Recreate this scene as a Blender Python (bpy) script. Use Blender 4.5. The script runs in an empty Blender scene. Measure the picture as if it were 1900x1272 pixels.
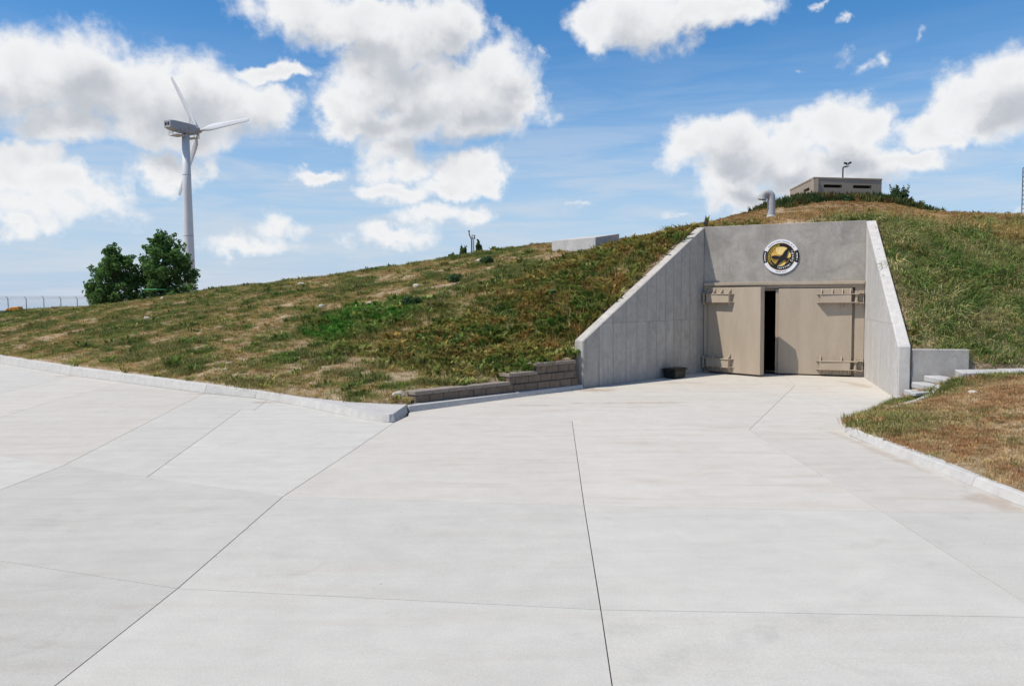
import bpy, bmesh, math, random
import numpy as np
from mathutils import Vector, Matrix
from mathutils.geometry import delaunay_2d_cdt

random.seed(7)
rng = np.random.default_rng(11)
R = math.radians
scene = bpy.context.scene
COL = scene.collection

# ------------------------------------------------------------------ camera
cam_d = bpy.data.cameras.new('camera')
cam_d.sensor_width = 36.0
cam_d.lens = 36.0 * 1450.0 / 1900.0
cam_d.clip_end = 6000.0
cam = bpy.data.objects.new('camera', cam_d)
COL.objects.link(cam)
PITCH, ROLL = R(3.2), 0.006
fw = Vector((0, math.cos(PITCH), -math.sin(PITCH)))
u0 = Vector((0, math.sin(PITCH), math.cos(PITCH)))
r0 = Vector((1, 0, 0))
rt = r0 * math.cos(ROLL) - u0 * math.sin(ROLL)
up = u0 * math.cos(ROLL) + r0 * math.sin(ROLL)
cam.matrix_world = Matrix(((rt.x, up.x, -fw.x, 0), (rt.y, up.y, -fw.y, 0), (rt.z, up.z, -fw.z, 2.2), (0, 0, 0, 1)))
scene.camera = cam
scene.render.resolution_x, scene.render.resolution_y = 1024, 685

# ------------------------------------------------------------------ sun, view
SUN_EL = R(58)
SH = Vector((-0.93, -0.36, 0)).normalized()
SUN = Vector((SH.x * math.cos(SUN_EL), SH.y * math.cos(SUN_EL), math.sin(SUN_EL)))
sd = bpy.data.lights.new('sun', 'SUN')
sd.energy = 4.6
sd.angle = R(0.53)
sd.color = (1.0, 0.925, 0.82)
so = bpy.data.objects.new('sun', sd)
so.rotation_euler = SUN.to_track_quat('Z', 'Y').to_euler()
so.location = (-40, -20, 60)
COL.objects.link(so)
vs = scene.view_settings
vs.view_transform = 'Standard'
vs.look = 'None'
vs.exposure = 0.0
vs.gamma = 1.0
vs.use_curve_mapping = False

# ------------------------------------------------------------------ world: sky with fair-weather cumulus
world = bpy.data.worlds.new('World')
scene.world = world
world.use_nodes = True
world.cycles.sampling_method = 'MANUAL'
world.cycles.sample_map_resolution = 256
SKY_STRENGTH = 0.10
scene.cycles.max_bounces = 6
scene.cycles.diffuse_bounces = 3
scene.cycles.caustics_reflective = False
scene.cycles.caustics_refractive = False


class NT:
    """tiny node-tree helper"""
    def __init__(s, tree):
        s.t = tree

    def n(s, typ, **kw):
        nd = s.t.nodes.new(typ)
        for k, v in kw.items():
            setattr(nd, k, v)
        return nd

    def link(s, a, b):
        s.t.links.new(a, b)

    def put(s, sock, v):
        if isinstance(v, bpy.types.NodeSocket):
            s.link(v, sock)
        else:
            sock.default_value = v

    def math(s, op, a, b=None, c=None, clamp=False):
        nd = s.n('ShaderNodeMath', operation=op, use_clamp=clamp)
        for i, v in enumerate((a, b, c)):
            if v is not None:
                s.put(nd.inputs[i], v)
        return nd.outputs[0]

    def vmath(s, op, a, b=None, c=None, scale=None):
        nd = s.n('ShaderNodeVectorMath', operation=op)
        for i, v in enumerate((a, b, c)):
            if v is not None:
                s.put(nd.inputs[i], v)
        if scale is not None:
            s.put(nd.inputs['Scale'], scale)
        return nd.outputs['Value'] if op in ('LENGTH', 'DOT_PRODUCT', 'DISTANCE') else nd.outputs['Vector']

    def noise(s, vec, scale, detail=4, rough=0.5, dist=0.0, out='Fac'):
        nd = s.n('ShaderNodeTexNoise')
        nd.inputs['Scale'].default_value = scale
        nd.inputs['Detail'].default_value = detail
        nd.inputs['Roughness'].default_value = rough
        nd.inputs['Distortion'].default_value = dist
        if vec is not None:
            s.link(vec, nd.inputs['Vector'])
        return nd.outputs[out]

    def mapr(s, v, a, b, c=0.0, d=1.0, smooth=True):
        nd = s.n('ShaderNodeMapRange', interpolation_type='SMOOTHSTEP' if smooth else 'LINEAR')
        s.put(nd.inputs['Value'], v)
        for nm, x in (('From Min', a), ('From Max', b), ('To Min', c), ('To Max', d)):
            s.put(nd.inputs[nm], x)
        return nd.outputs[0]

    def mix(s, f, a, b, mode='MIX'):
        nd = s.n('ShaderNodeMix', data_type='RGBA', blend_type=mode)
        s.put(nd.inputs[0], f)
        s.put(nd.inputs[6], tuple(a) + (1,) if isinstance(a, (tuple, list)) and len(a) == 3 else a)
        s.put(nd.inputs[7], tuple(b) + (1,) if isinstance(b, (tuple, list)) and len(b) == 3 else b)
        return nd.outputs[2]


# cumulus masses: azimuth, elevation, half width, half height (degrees)
CLOUDS = []


def build_world():
    # (azimuth deg from +Y toward +X, elevation deg, half width, half height)
    blobs = [(-31.6, 13.3, 3.1, 2.63), (-28.4, 13.7, 3.31, 2.8), (-25.3, 13.6, 3.49, 2.88), (-22.1, 13.5, 3.34, 2.75), (-19.3, 13.4, 2.77, 2.05), (-16.9, 13.4, 1.96, 1.25), (-29.4, 10.9, 3.25, 1.3), (-24.4, 11.3, 3.55, 1.21), (-34.6, 12.9, 2.63, 2.7), (-32.0, 8.5, 1.96, 1.44), (-32.4, 7.4, 1.67, 1.13), (-29.5, 7.1, 2.67, 1.33), (-27.4, 6.4, 1.85, 1.19), (-30.4, 5.7, 3.21, 1.16), (-31.6, 4.5, 2.28, 0.66), (-23.2, 8.8, 2.15, 1.11), (-16.1, 15.5, 2.15, 0.61), (-16.4, 5.5, 2.17, 1.04), (-18.9, 4.0, 3.51, 0.81), (-14.6, 19.6, 3.97, 1.46), (-11.3, 18.7, 4.46, 1.84), (-8.0, 17.7, 4.17, 2.05), (-5.6, 19.1, 3.44, 2.02), (-3.7, 18.4, 2.31, 1.7), (-9.5, 15.9, 3.02, 1.57), (-11.0, 14.2, 2.43, 1.77), (-11.8, 12.8, 2.24, 1.25), (-7.2, 14.7, 3.44, 2.13), (-3.8, 15.3, 2.71, 1.95), (-1.4, 15.3, 2.91, 2.13), (0.1, 14.1, 1.94, 1.8), (-3.4, 13.0, 4.26, 1.64), (-8.0, 12.6, 3.81, 1.63), (-1.8, 18.5, 0.85, 1.02), (1.7, 16.7, 0.78, 1.05), (2.8, 13.3, 1.09, 1.02), (-8.4, 10.7, 2.29, 1.47), (-7.7, 9.4, 2.3, 1.12), (-3.4, 9.3, 2.53, 1.43), (-1.9, 8.2, 1.76, 0.76), (-4.6, 8.0, 2.72, 0.95), (-8.1, 7.5, 2.11, 0.83), (-5.8, 5.9, 2.72, 0.84), (-2.7, 5.9, 1.76, 0.69), (-8.9, 4.5, 3.06, 0.69), (-13.5, 8.9, 1.92, 0.66), (6.3, 19.2, 2.1, 1.51), (9.3, 19.4, 4.13, 1.83), (13.1, 19.3, 3.3, 1.31), (16.0, 19.2, 2.5, 1.14), (12.4, 10.3, 2.05, 1.46), (15.0, 10.7, 2.91, 1.73), (18.2, 10.3, 2.82, 1.95), (19.9, 11.3, 2.41, 1.32), (22.6, 11.0, 2.66, 1.54), (24.6, 11.0, 1.61, 1.35), (24.0, 9.2, 2.93, 1.55), (20.6, 8.8, 4.45, 1.59), (15.7, 8.3, 2.9, 1.46), (16.4, 6.8, 2.52, 1.1), (26.8, 9.2, 2.18, 0.74), (28.4, 9.4, 1.21, 0.46), (28.3, 10.8, 1.81, 1.14), (30.1, 11.9, 2.04, 1.91), (32.0, 12.6, 2.23, 2.17), (33.7, 11.4, 2.42, 2.46), (31.5, 10.6, 2.26, 1.27), (29.5, 10.2, 1.77, 0.81), (22.9, 14.7, 1.48, 0.66), (24.8, 15.1, 0.8, 0.65), (19.9, 14.9, 1.03, 0.4), (26.7, 16.0, 0.56, 0.63), (22.8, 17.6, 0.53, 0.38), (21.3, 18.8, 0.74, 0.32), (4.4, 6.7, 1.56, 0.31), (11.5, 5.6, 1.51, 0.53), (32.6, 5.6, 0.69, 0.58), (29.6, 5.6, 0.41, 0.3)]
    d2 = math.pi / 180

    def field(T, uvw, lst, k):
        acc = None
        for az, el, rw, rh in lst:
            inv = (1 / (rw * d2 * 1.25), 1 / (rh * d2 * 1.27), 1.0)
            q = T.vmath('MULTIPLY_ADD', uvw, inv, (-az * d2 * inv[0], -el * d2 * inv[1], 0.0))
            L = T.vmath('LENGTH', q)
            if rw * rh < 1.2:       # small clouds are thin and ragged
                L = T.math('MULTIPLY_ADD', L, 0.55, 0.74)
            elif el < 6.5:
                L = T.math('MULTIPLY_ADD', L, 0.75, 0.32)
            acc = L if acc is None else T.math('SMOOTH_MIN', acc, L, k)
        return T.math('SUBTRACT', 1.0, acc)

    T = NT(world.node_tree)
    world.node_tree.nodes.clear()
    k = 1.0 / SKY_STRENGTH
    tc = T.n('ShaderNodeTexCoord')
    d = T.vmath('NORMALIZE', tc.outputs['Generated'])
    sep = T.n('ShaderNodeSeparateXYZ')
    T.link(d, sep.inputs[0])
    zc = T.math('MAXIMUM', sep.outputs[2], 0.012)
    cx = T.n('ShaderNodeCombineXYZ')
    T.link(sep.outputs[0], cx.inputs[0])
    T.link(sep.outputs[1], cx.inputs[1])
    T.link(zc, cx.inputs[2])
    sky = T.n('ShaderNodeTexSky', sky_type='NISHITA')
    sky.sun_disc = False
    sky.sun_elevation = SUN_EL
    sky.sun_rotation = math.atan2(SH.x, SH.y)
    sky.altitude = 450
    sky.air_density = 1.0
    sky.dust_density = 0.6
    sky.ozone_density = 2.2
    T.link(cx.outputs[0], sky.inputs['Vector'])
    hsv = T.n('ShaderNodeHueSaturation')
    hsv.inputs['Saturation'].default_value = 1.36
    hsv.inputs['Value'].default_value = 1.42
    T.link(sky.outputs[0], hsv.inputs['Color'])
    u = T.math('ARCTAN2', sep.outputs[0], sep.outputs[1])
    v = T.math('ARCSINE', sep.outputs[2])
    uvn = T.n('ShaderNodeCombineXYZ')
    T.link(u, uvn.inputs[0])
    T.link(v, uvn.inputs[1])
    uv = uvn.outputs[0]
    # pale air towards the horizon and thin streaks of cloud
    hazev = T.mapr(v, -0.05, 0.34, 0.95, 0.0)
    clear = T.mix(hazev, hsv.outputs[0], (0.45 * k, 0.59 * k, 0.79 * k))
    st = T.noise(T.vmath('MULTIPLY', uv, (3.0, 24.0, 1.0)), 1.7, 4, 0.6, 0.5)
    low = T.mapr(v, 0.04, 0.34, 1.0, 0.0)
    veil = T.math('MULTIPLY', T.math('MULTIPLY', T.mapr(st, 0.34, 0.68), low), 0.66)
    clear = T.mix(veil, clear, (0.66 * k, 0.71 * k, 0.78 * k))
    wob = T.vmath('SUBTRACT', T.noise(uv, 13.0, 5, 0.6, out='Color'), (0.5, 0.5, 0.5))
    uvw = T.vmath('MULTIPLY_ADD', wob, (0.105, 0.085, 0.0), uv)
    # random cumulus for the rest of the sky
    au = T.math('ABSOLUTE', u)
    outm = T.math('MAXIMUM', T.math('SUBTRACT', au, 0.64), T.math('SUBTRACT', v, 0.43))
    outm = T.mapr(outm, -0.02, 0.09)
    gen = T.noise(T.vmath('MULTIPLY', uvw, (1.0, 1.6, 1.0)), 3.2, 2, 0.5)
    gen = T.math('MINIMUM', T.math('MULTIPLY_ADD', gen, 6.0, -3.65), 0.8)
    gen = T.math('ADD', gen, T.math('MULTIPLY_ADD', outm, 12.0, -12.0))
    white = (0.90 * k, 0.905 * k, 0.915 * k)
    grey = (0.48 * k, 0.515 * k, 0.57 * k)

    def branch(lst):
        if lst:
            base = T.math('MAXIMUM', field(T, uvw, lst, 0.20), gen)
            big = [q for q in lst if q[2] * q[3] > 4.0]
            base2 = T.math('MAXIMUM', field(T, T.vmath('ADD', uvw, (-0.014, 0.030, 0.0)), big, 0.30), gen)
        else:
            base = base2 = gen
        bil = T.noise(uv, 24.0, 7 if lst else 4, 0.60, 0.15)
        bil2 = T.noise(uv, 8.0, 2, 0.5)
        nz = T.math('MULTIPLY_ADD', bil, 1.15, -0.57)
        nz = T.math('ADD', nz, T.math('MULTIPLY_ADD', bil2, 0.6, -0.3))
        den = T.math('ADD', base, nz)
        bil3 = T.noise(T.vmath('ADD', uv, (-0.008, 0.017, 0.0)), 17.0, 4, 0.5)
        den2 = T.math('ADD', base2, T.math('MULTIPLY_ADD', bil3, 1.25, -0.62))
        alpha = T.mapr(den, -0.10, 0.52)
        thick = T.mapr(den, 0.3, 1.1)
        above = T.mapr(den2, 0.12, 1.0)
        sh = T.math('MULTIPLY_ADD', above, 0.80, T.math('MULTIPLY', thick, 0.2), clamp=True)
        c = T.mix(alpha, clear, T.mix(sh, white, grey))
        bg = T.n('ShaderNodeBackground')
        bg.inputs['Strength'].default_value = SKY_STRENGTH
        T.link(c, bg.inputs['Color'])
        return bg.outputs[0]
    # the same sky in three sectors, so that each ray only looks at the clouds near it
    split = 1.2
    left = [q for q in blobs if q[0] - q[2] * 1.6 < split]
    right = [q for q in blobs if q[0] + q[2] * 1.6 > split]
    m1 = T.n('ShaderNodeMixShader')
    T.link(T.math('GREATER_THAN', u, split * d2), m1.inputs[0])
    T.link(branch(left), m1.inputs[1])
    T.link(branch(right), m1.inputs[2])
    away = T.math('GREATER_THAN', T.math('MAXIMUM', T.math('SUBTRACT', au, 0.75), T.math('SUBTRACT', v, 0.54)), 0.0)
    m2 = T.n('ShaderNodeMixShader')
    T.link(away, m2.inputs[0])
    T.link(m1.outputs[0], m2.inputs[1])
    T.link(branch([]), m2.inputs[2])
    out = T.n('ShaderNodeOutputWorld')
    T.link(m2.outputs[0], out.inputs[0])


build_world()


# ------------------------------------------------------------------ object helpers
def tag(o, label=None, cat=None, group=None, kind=None):
    if label:
        o['label'] = label
    if cat:
        o['category'] = cat
    if group:
        o['group'] = group
    if kind:
        o['kind'] = kind
    return o


def link(name, me, mat=None, parent=None, loc=None, rot=None):
    o = bpy.data.objects.new(name, me)
    COL.objects.link(o)
    if mat is not None and len(me.materials) == 0:
        me.materials.append(mat)
    if parent is not None:
        o.parent = parent
    if loc is not None:
        o.location = loc
    if rot is not None:
        o.rotation_euler = rot
    return o


def empty(name, loc=(0, 0, 0), rz=0.0, parent=None):
    o = bpy.data.objects.new(name, None)
    o.empty_display_size = 0.2
    COL.objects.link(o)
    o.location = loc
    o.rotation_euler = (0, 0, rz)
    if parent is not None:
        o.parent = parent
    return o


class MB:
    """collects vertices and faces for one mesh"""
    def __init__(s):
        s.v, s.f = [], []

    def add(s, vs_, fs):
        k = len(s.v)
        s.v += [tuple(p) for p in vs_]
        s.f += [tuple(i + k for i in q) for q in fs]
        return s

    def box(s, x0, x1, y0, y1, z0, z1):
        return s.add([(x0, y0, z0), (x1, y0, z0), (x1, y1, z0), (x0, y1, z0), (x0, y0, z1), (x1, y0, z1), (x1, y1, z1), (x0, y1, z1)],
                     [(0, 3, 2, 1), (4, 5, 6, 7), (0, 1, 5, 4), (1, 2, 6, 5), (2, 3, 7, 6), (3, 0, 4, 7)])

    def prism(s, poly, a, b, axis='z'):
        """extrude a 2D polygon; axis z: (x,y), axis y: (x,z), axis x: (y,z)"""
        def P(p, h):
            return {'z': (p[0], p[1], h), 'y': (p[0], h, p[1]), 'x': (h, p[0], p[1])}[axis]
        n = len(poly)
        return s.add([P(p, a) for p in poly] + [P(p, b) for p in poly],
                     [tuple(range(n))[::-1], tuple(range(n, 2 * n))] + [(i, (i + 1) % n, (i + 1) % n + n, i + n) for i in range(n)])

    def tube(s, pts, rad, n=8, caps=True):
        pts = [Vector(p) for p in pts]
        if not hasattr(rad, '__len__'):
            rad = [rad] * len(pts)
        rings = []
        k = len(s.v)
        ref = None
        for i, p in enumerate(pts):
            t = (pts[min(i + 1, len(pts) - 1)] - pts[max(i - 1, 0)]).normalized()
            if ref is None:
                ref = Vector((1, 0, 0)) if abs(t.x) < 0.9 else Vector((0, 1, 0))
            a = (ref - t * ref.dot(t)).normalized()
            b = t.cross(a)
            ref = a
            for j in range(n):
                w = 2 * math.pi * j / n
                s.v.append(tuple(p + (a * math.cos(w) + b * math.sin(w)) * rad[i]))
        for i in range(len(pts) - 1):
            for j in range(n):
                s.f.append((k + i * n + j, k + i * n + (j + 1) % n, k + (i + 1) * n + (j + 1) % n, k + (i + 1) * n + j))
        if caps:
            s.f.append(tuple(k + j for j in range(n))[::-1])
            s.f.append(tuple(k + (len(pts) - 1) * n + j for j in range(n)))
        return s

    def mesh(s, name, smooth=False, bevel=0.0, seg=1):
        me = bpy.data.meshes.new(name)
        me.from_pydata(s.v, [], s.f)
        bm = bmesh.new()
        bm.from_mesh(me)
        bmesh.ops.recalc_face_normals(bm, faces=bm.faces)
        if bevel > 0:
            bmesh.ops.bevel(bm, geom=[e for e in bm.edges if len(e.link_faces) == 2 and e.calc_face_angle(0) > 0.5], offset=bevel, segments=seg, affect='EDGES', clamp_overlap=True)
        for fc in bm.faces:
            fc.smooth = smooth
        bm.to_mesh(me)
        bm.free()
        return me

    def build(s, name, mat, parent=None, smooth=False, bevel=0.0, loc=None, rot=None, seg=1):
        return link(name, s.mesh(name, smooth, bevel, seg), mat, parent, loc, rot)


# ------------------------------------------------------------------ materials
def new_mat(name):
    m = bpy.data.materials.new(name)
    m.use_nodes = True
    m.node_tree.nodes.clear()
    T = NT(m.node_tree)
    out = T.n('ShaderNodeOutputMaterial')
    return m, T, out


def pm(name, c1, c2=None, scale=6.0, rough=0.7, bump=0.0, bscale=None, metallic=0.0, spec=0.35, coords='pos', stretch=(1, 1, 1), grain=0.1):
    """mottled surface: two tones by noise plus fine grain"""
    c2 = c2 or tuple(x * 0.85 for x in c1)
    m, T, out = new_mat(name)
    b = T.n('ShaderNodeBsdfPrincipled')
    T.link(b.outputs[0], out.inputs[0])
    if coords == 'pos':
        vec = T.n('ShaderNodeNewGeometry').outputs['Position']
    else:
        vec = T.n('ShaderNodeTexCoord').outputs['Object']
    vec = T.vmath('MULTIPLY', vec, stretch)
    f = T.mapr(T.noise(vec, scale, 6, 0.6), 0.32, 0.68)
    g = T.mapr(T.noise(vec, scale * 9, 3, 0.6), 0.3, 0.7, 1 - grain, 1 + grain)
    c = T.mix(f, c1, c2)
    c = T.mix(1.0, c, g, 'MULTIPLY')
    T.link(c, b.inputs['Base Color'])
    b.inputs['Roughness'].default_value = rough
    b.inputs['Metallic'].default_value = metallic
    b.inputs['Specular IOR Level'].default_value = spec
    if bump > 0:
        bp = T.n('ShaderNodeBump')
        bp.inputs['Strength'].default_value = bump
        bp.inputs['Distance'].default_value = 0.02
        T.link(T.noise(vec, bscale or scale * 6, 5, 0.6), bp.inputs['Height'])
        T.link(bp.outputs[0], b.inputs['Normal'])
    return m


STAINS = [(1.95, 18.75, .75, .35, .55), (2.6, 16.4, 1.6, .18, .4), (.3, 16.1, 1.1, .12, .35), (5.15, 8.3, .3, .55, .35), (-5.35, 16.85, .5, .16, .6), (-7.5, 18.45, .4, .15, .5), (-13.2, 23.1, .5, .2, .5), (4.6, 20.3, .8, .3, .3), (8.7, 19.6, .25, 1.2, .4), (5.22, 11.2, .12, 2.2, .25)]


def pavement_mat(name, c1, c2, warm=(0.5, 0.43, 0.35), warm_amt=0.35):
    """broom-finished concrete with faint drag streaks, dusty stains and grit"""
    m, T, out = new_mat(name)
    b = T.n('ShaderNodeBsdfPrincipled')
    T.link(b.outputs[0], out.inputs[0])
    pos = T.n('ShaderNodeNewGeometry').outputs['Position']
    rnd = T.n('ShaderNodeObjectInfo').outputs['Random']
    off = T.vmath('SCALE', (31.0, 17.0, 5.0), scale=rnd)
    v = T.vmath('ADD', pos, off)
    big = T.noise(v, 0.55, 5, 0.6, 0.4)
    streak = T.noise(T.vmath('MULTIPLY', v, (0.45, 3.2, 1.0)), 1.3, 6, 0.65, 0.5)
    med = T.noise(v, 3.2, 6, 0.65)
    fine = T.noise(v, 85.0, 3, 0.7)
    c = T.mix(T.mapr(big, 0.3, 0.7), c1, c2)
    c = T.mix(T.math('MULTIPLY', T.mapr(streak, 0.45, 0.75), warm_amt), c, warm)
    for sx_, sy_, rx_, ry_, am_ in STAINS:      # washed-out soil lying in corners and along the kerbs
        q = T.vmath('MULTIPLY_ADD', pos, (1 / rx_, 1 / ry_, 0.0), (-sx_ / rx_, -sy_ / ry_, 0.0))
        L = T.math('ADD', T.vmath('LENGTH', q), T.math('MULTIPLY_ADD', med, 2.2, -1.1))
        c = T.mix(T.mapr(L, 1.0, 0.2, 0.0, am_), c, (0.34, 0.22, 0.13))
    flat_ = T.vmath('MULTIPLY', pos, (1.0, 1.0, 0.0))
    tyre = None
    for cx_, cy_, r1_ in ((-4.0, 14.0, 10.6), (-4.0, 14.0, 12.2), (-7.5, -9.0, 13.4), (13.0, 1.0, 8.6)):      # faint rubber left by turning vehicles
        L = T.math('ABSOLUTE', T.math('SUBTRACT', T.vmath('DISTANCE', flat_, (cx_, cy_, 0.0)), r1_))
        q = T.mapr(L, 0.16, 0.07)
        tyre = q if tyre is None else T.math('MAXIMUM', tyre, q)
    rub = T.math('MULTIPLY', tyre, T.mapr(T.noise(T.vmath('MULTIPLY', v, (1.0, 0.6, 1.0)), 2.4, 5, 0.7), 0.45, 0.72))
    c = T.mix(T.math('MULTIPLY', rub, 0.16), c, (0.16, 0.155, 0.15))
    fac = T.math('MULTIPLY', T.mapr(med, 0.25, 0.75, 0.915, 0.995), T.mapr(fine, 0.2, 0.8, 0.88, 1.10))
    fac = T.math('MULTIPLY', fac, T.mapr(rnd, 0.0, 1.0, 0.965, 1.02, smooth=False))
    blot = T.noise(v, 1.4, 7, 0.7, 0.8)       # old damp marks and scuffs
    fac = T.math('MULTIPLY', fac, T.mapr(blot, 0.56, 0.74, 1.0, 0.90))
    fac = T.math('MULTIPLY', fac, T.mapr(streak, 0.2, 0.8, 1.03, 0.97))
    spk = T.n('ShaderNodeTexVoronoi')
    spk.inputs['Scale'].default_value = 2.3
    T.link(v, spk.inputs['Vector'])
    fac = T.math('MULTIPLY', fac, T.mapr(spk.outputs['Distance'], 0.012, 0.03, 0.55, 1.0))
    c = T.mix(1.0, c, fac, 'MULTIPLY')
    T.link(c, b.inputs['Base Color'])
    b.inputs['Roughness'].default_value = 0.86
    b.inputs['Specular IOR Level'].default_value = 0.25
    bp = T.n('ShaderNodeBump')
    bp.inputs['Strength'].default_value = 0.35
    bp.inputs['Distance'].default_value = 0.006
    T.link(T.noise(T.vmath('MULTIPLY', v, (1.0, 2.2, 1.0)), 60.0, 5, 0.7), bp.inputs['Height'])
    T.link(bp.outputs[0], b.inputs['Normal'])
    return m


def wall_mat(name, c1, c2, stain=0.5, seam=0.0):
    """cast concrete: blotches, vertical runs, pinholes"""
    m, T, out = new_mat(name)
    b = T.n('ShaderNodeBsdfPrincipled')
    T.link(b.outputs[0], out.inputs[0])
    pos = T.n('ShaderNodeNewGeometry').outputs['Position']
    rnd = T.n('ShaderNodeObjectInfo').outputs['Random']
    v = T.vmath('ADD', pos, T.vmath('SCALE', (7.0, 3.0, 1.5), scale=rnd))
    big = T.noise(v, 1.5, 6, 0.62, 0.7)
    runs = T.noise(T.vmath('MULTIPLY', v, (3.4, 3.4, 0.28)), 2.0, 6, 0.65)
    med = T.noise(v, 7.0, 5, 0.65)
    c = T.mix(T.mapr(big, 0.32, 0.68), c1, c2)
    c = T.mix(T.math('MULTIPLY', T.mapr(runs, 0.52, 0.75), stain), c, tuple(x * 0.62 for x in c2))
    if seam > 0:       # grout bleed along the form-panel joints
        sg_ = T.n('ShaderNodeSeparateXYZ')
        T.link(T.n('ShaderNodeTexCoord').outputs['Generated'], sg_.inputs[0])
        e_ = T.math('MINIMUM', sg_.outputs[0], T.math('SUBTRACT', 1.0, sg_.outputs[0]))
        e_ = T.math('ADD', e_, T.math('MULTIPLY_ADD', big, 0.5, -0.24))
        c = T.mix(T.mapr(e_, 0.10, 0.0, 0.0, seam), c, (0.13, 0.125, 0.12))
    fac = T.math('MULTIPLY', T.mapr(med, 0.2, 0.8, 0.9, 1.1), T.mapr(rnd, 0.0, 1.0, 0.95, 1.05, smooth=False))
    vo = T.n('ShaderNodeTexVoronoi')
    vo.inputs['Scale'].default_value = 13.0
    T.link(v, vo.inputs['Vector'])
    fac = T.math('MULTIPLY', fac, T.mapr(vo.outputs['Distance'], 0.06, 0.11, 0.7, 1.0))
    c = T.mix(1.0, c, fac, 'MULTIPLY')
    T.link(c, b.inputs['Base Color'])
    b.inputs['Roughness'].default_value = 0.88
    b.inputs['Specular IOR Level'].default_value = 0.2
    bp = T.n('ShaderNodeBump')
    bp.inputs['Strength'].default_value = 0.4
    bp.inputs['Distance'].default_value = 0.01
    T.link(T.noise(v, 24.0, 6, 0.65), bp.inputs['Height'])
    T.link(bp.outputs[0], b.inputs['Normal'])
    return m


M = {}
M['pave_grey'] = pavement_mat('pave_grey', (0.525, 0.508, 0.456), (0.50, 0.484, 0.436), (0.48, 0.43, 0.36), 0.22)
M['pave_warm'] = pavement_mat('pave_warm', (0.545, 0.517, 0.458), (0.52, 0.492, 0.436), (0.475, 0.405, 0.32), 0.4)
M['pave_dull'] = pavement_mat('pave_dull', (0.495, 0.477, 0.428), (0.468, 0.451, 0.405), (0.40, 0.36, 0.31), 0.35)
M['pave_mid'] = pavement_mat('pave_mid', (0.515, 0.49, 0.443), (0.485, 0.462, 0.418), (0.41, 0.365, 0.31), 0.4)
M['pave_pale'] = pavement_mat('pave_pale', (0.535, 0.517, 0.464), (0.513, 0.496, 0.447), (0.43, 0.40, 0.35), 0.28)
M['kerb'] = wall_mat('kerb_concrete', (0.48, 0.468, 0.44), (0.445, 0.434, 0.408), 0.06)
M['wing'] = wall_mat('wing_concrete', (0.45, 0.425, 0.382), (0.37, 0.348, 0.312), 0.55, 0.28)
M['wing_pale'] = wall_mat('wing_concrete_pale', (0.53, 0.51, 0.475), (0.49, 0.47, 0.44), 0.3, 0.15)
M['header'] = wall_mat('header_concrete', (0.375, 0.35, 0.312), (0.275, 0.257, 0.23), 0.4)
M['pale_conc'] = wall_mat('pale_concrete', (0.46, 0.455, 0.44), (0.40, 0.395, 0.38), 0.3)
M['low_wall'] = wall_mat('low_wall_concrete', (0.37, 0.355, 0.33), (0.29, 0.28, 0.26), 0.3)
M['block'] = pm('split_block', (0.205, 0.158, 0.118), (0.15, 0.115, 0.086), 5.0, 0.95, 0.8, 60)
M['cap'] = pm('cap_block', (0.28, 0.235, 0.19), (0.23, 0.19, 0.152), 5.0, 0.95, 0.5, 60)
M['tan'] = pm('tan_paint', (0.42, 0.35, 0.268), (0.375, 0.31, 0.234), 2.2, 0.5, 0.06, 30, spec=0.4, stretch=(1.6, 1.6, .35), grain=0.02)
M['bunker'] = pm('bunker_paint', (0.355, 0.295, 0.228), (0.325, 0.268, 0.21), 1.2, 0.85, 0.15, 30, grain=0.02)
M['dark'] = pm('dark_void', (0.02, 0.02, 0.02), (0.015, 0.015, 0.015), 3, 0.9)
M['black'] = pm('black_metal', (0.025, 0.025, 0.027), (0.02, 0.02, 0.02), 3, 0.5)
M['steel'] = pm('galvanised_steel', (0.42, 0.43, 0.435), (0.36, 0.365, 0.37), 8, 0.7, 0.1, grain=0.05)
M['tower_white'] = pm('turbine_white', (0.60, 0.615, 0.63), (0.56, 0.575, 0.59), 0.4, 0.45, spec=0.4, grain=0.02)
M['nacelle'] = pm('nacelle_grey', (0.34, 0.36, 0.39), (0.31, 0.33, 0.36), 0.6, 0.45, grain=0.02)
M['tote'] = pm('tote_plastic', (0.018, 0.02, 0.016), (0.014, 0.016, 0.013), 6, 0.45, spec=0.4)
M['rock'] = pm('limestone', (0.52, 0.47, 0.39), (0.42, 0.37, 0.30), 9, 0.95, 0.7, 40)
M['orange'] = pm('orange_paint', (0.72, 0.30, 0.03), (0.62, 0.24, 0.02), 3, 0.5)
M['green_paint'] = pm('green_paint', (0.01, 0.22, 0.06), (0.01, 0.18, 0.05), 2, 0.35)
M['bark'] = pm('bark', (0.13, 0.10, 0.075), (0.09, 0.07, 0.05), 8, 0.95, 0.8)
M['white'] = pm('white_enamel', (0.74, 0.75, 0.76), (0.70, 0.71, 0.72), 5, 0.4)
M['subbase'] = pm('joint_dirt', (0.26, 0.235, 0.20), (0.18, 0.165, 0.14), 8, 0.95)


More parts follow.
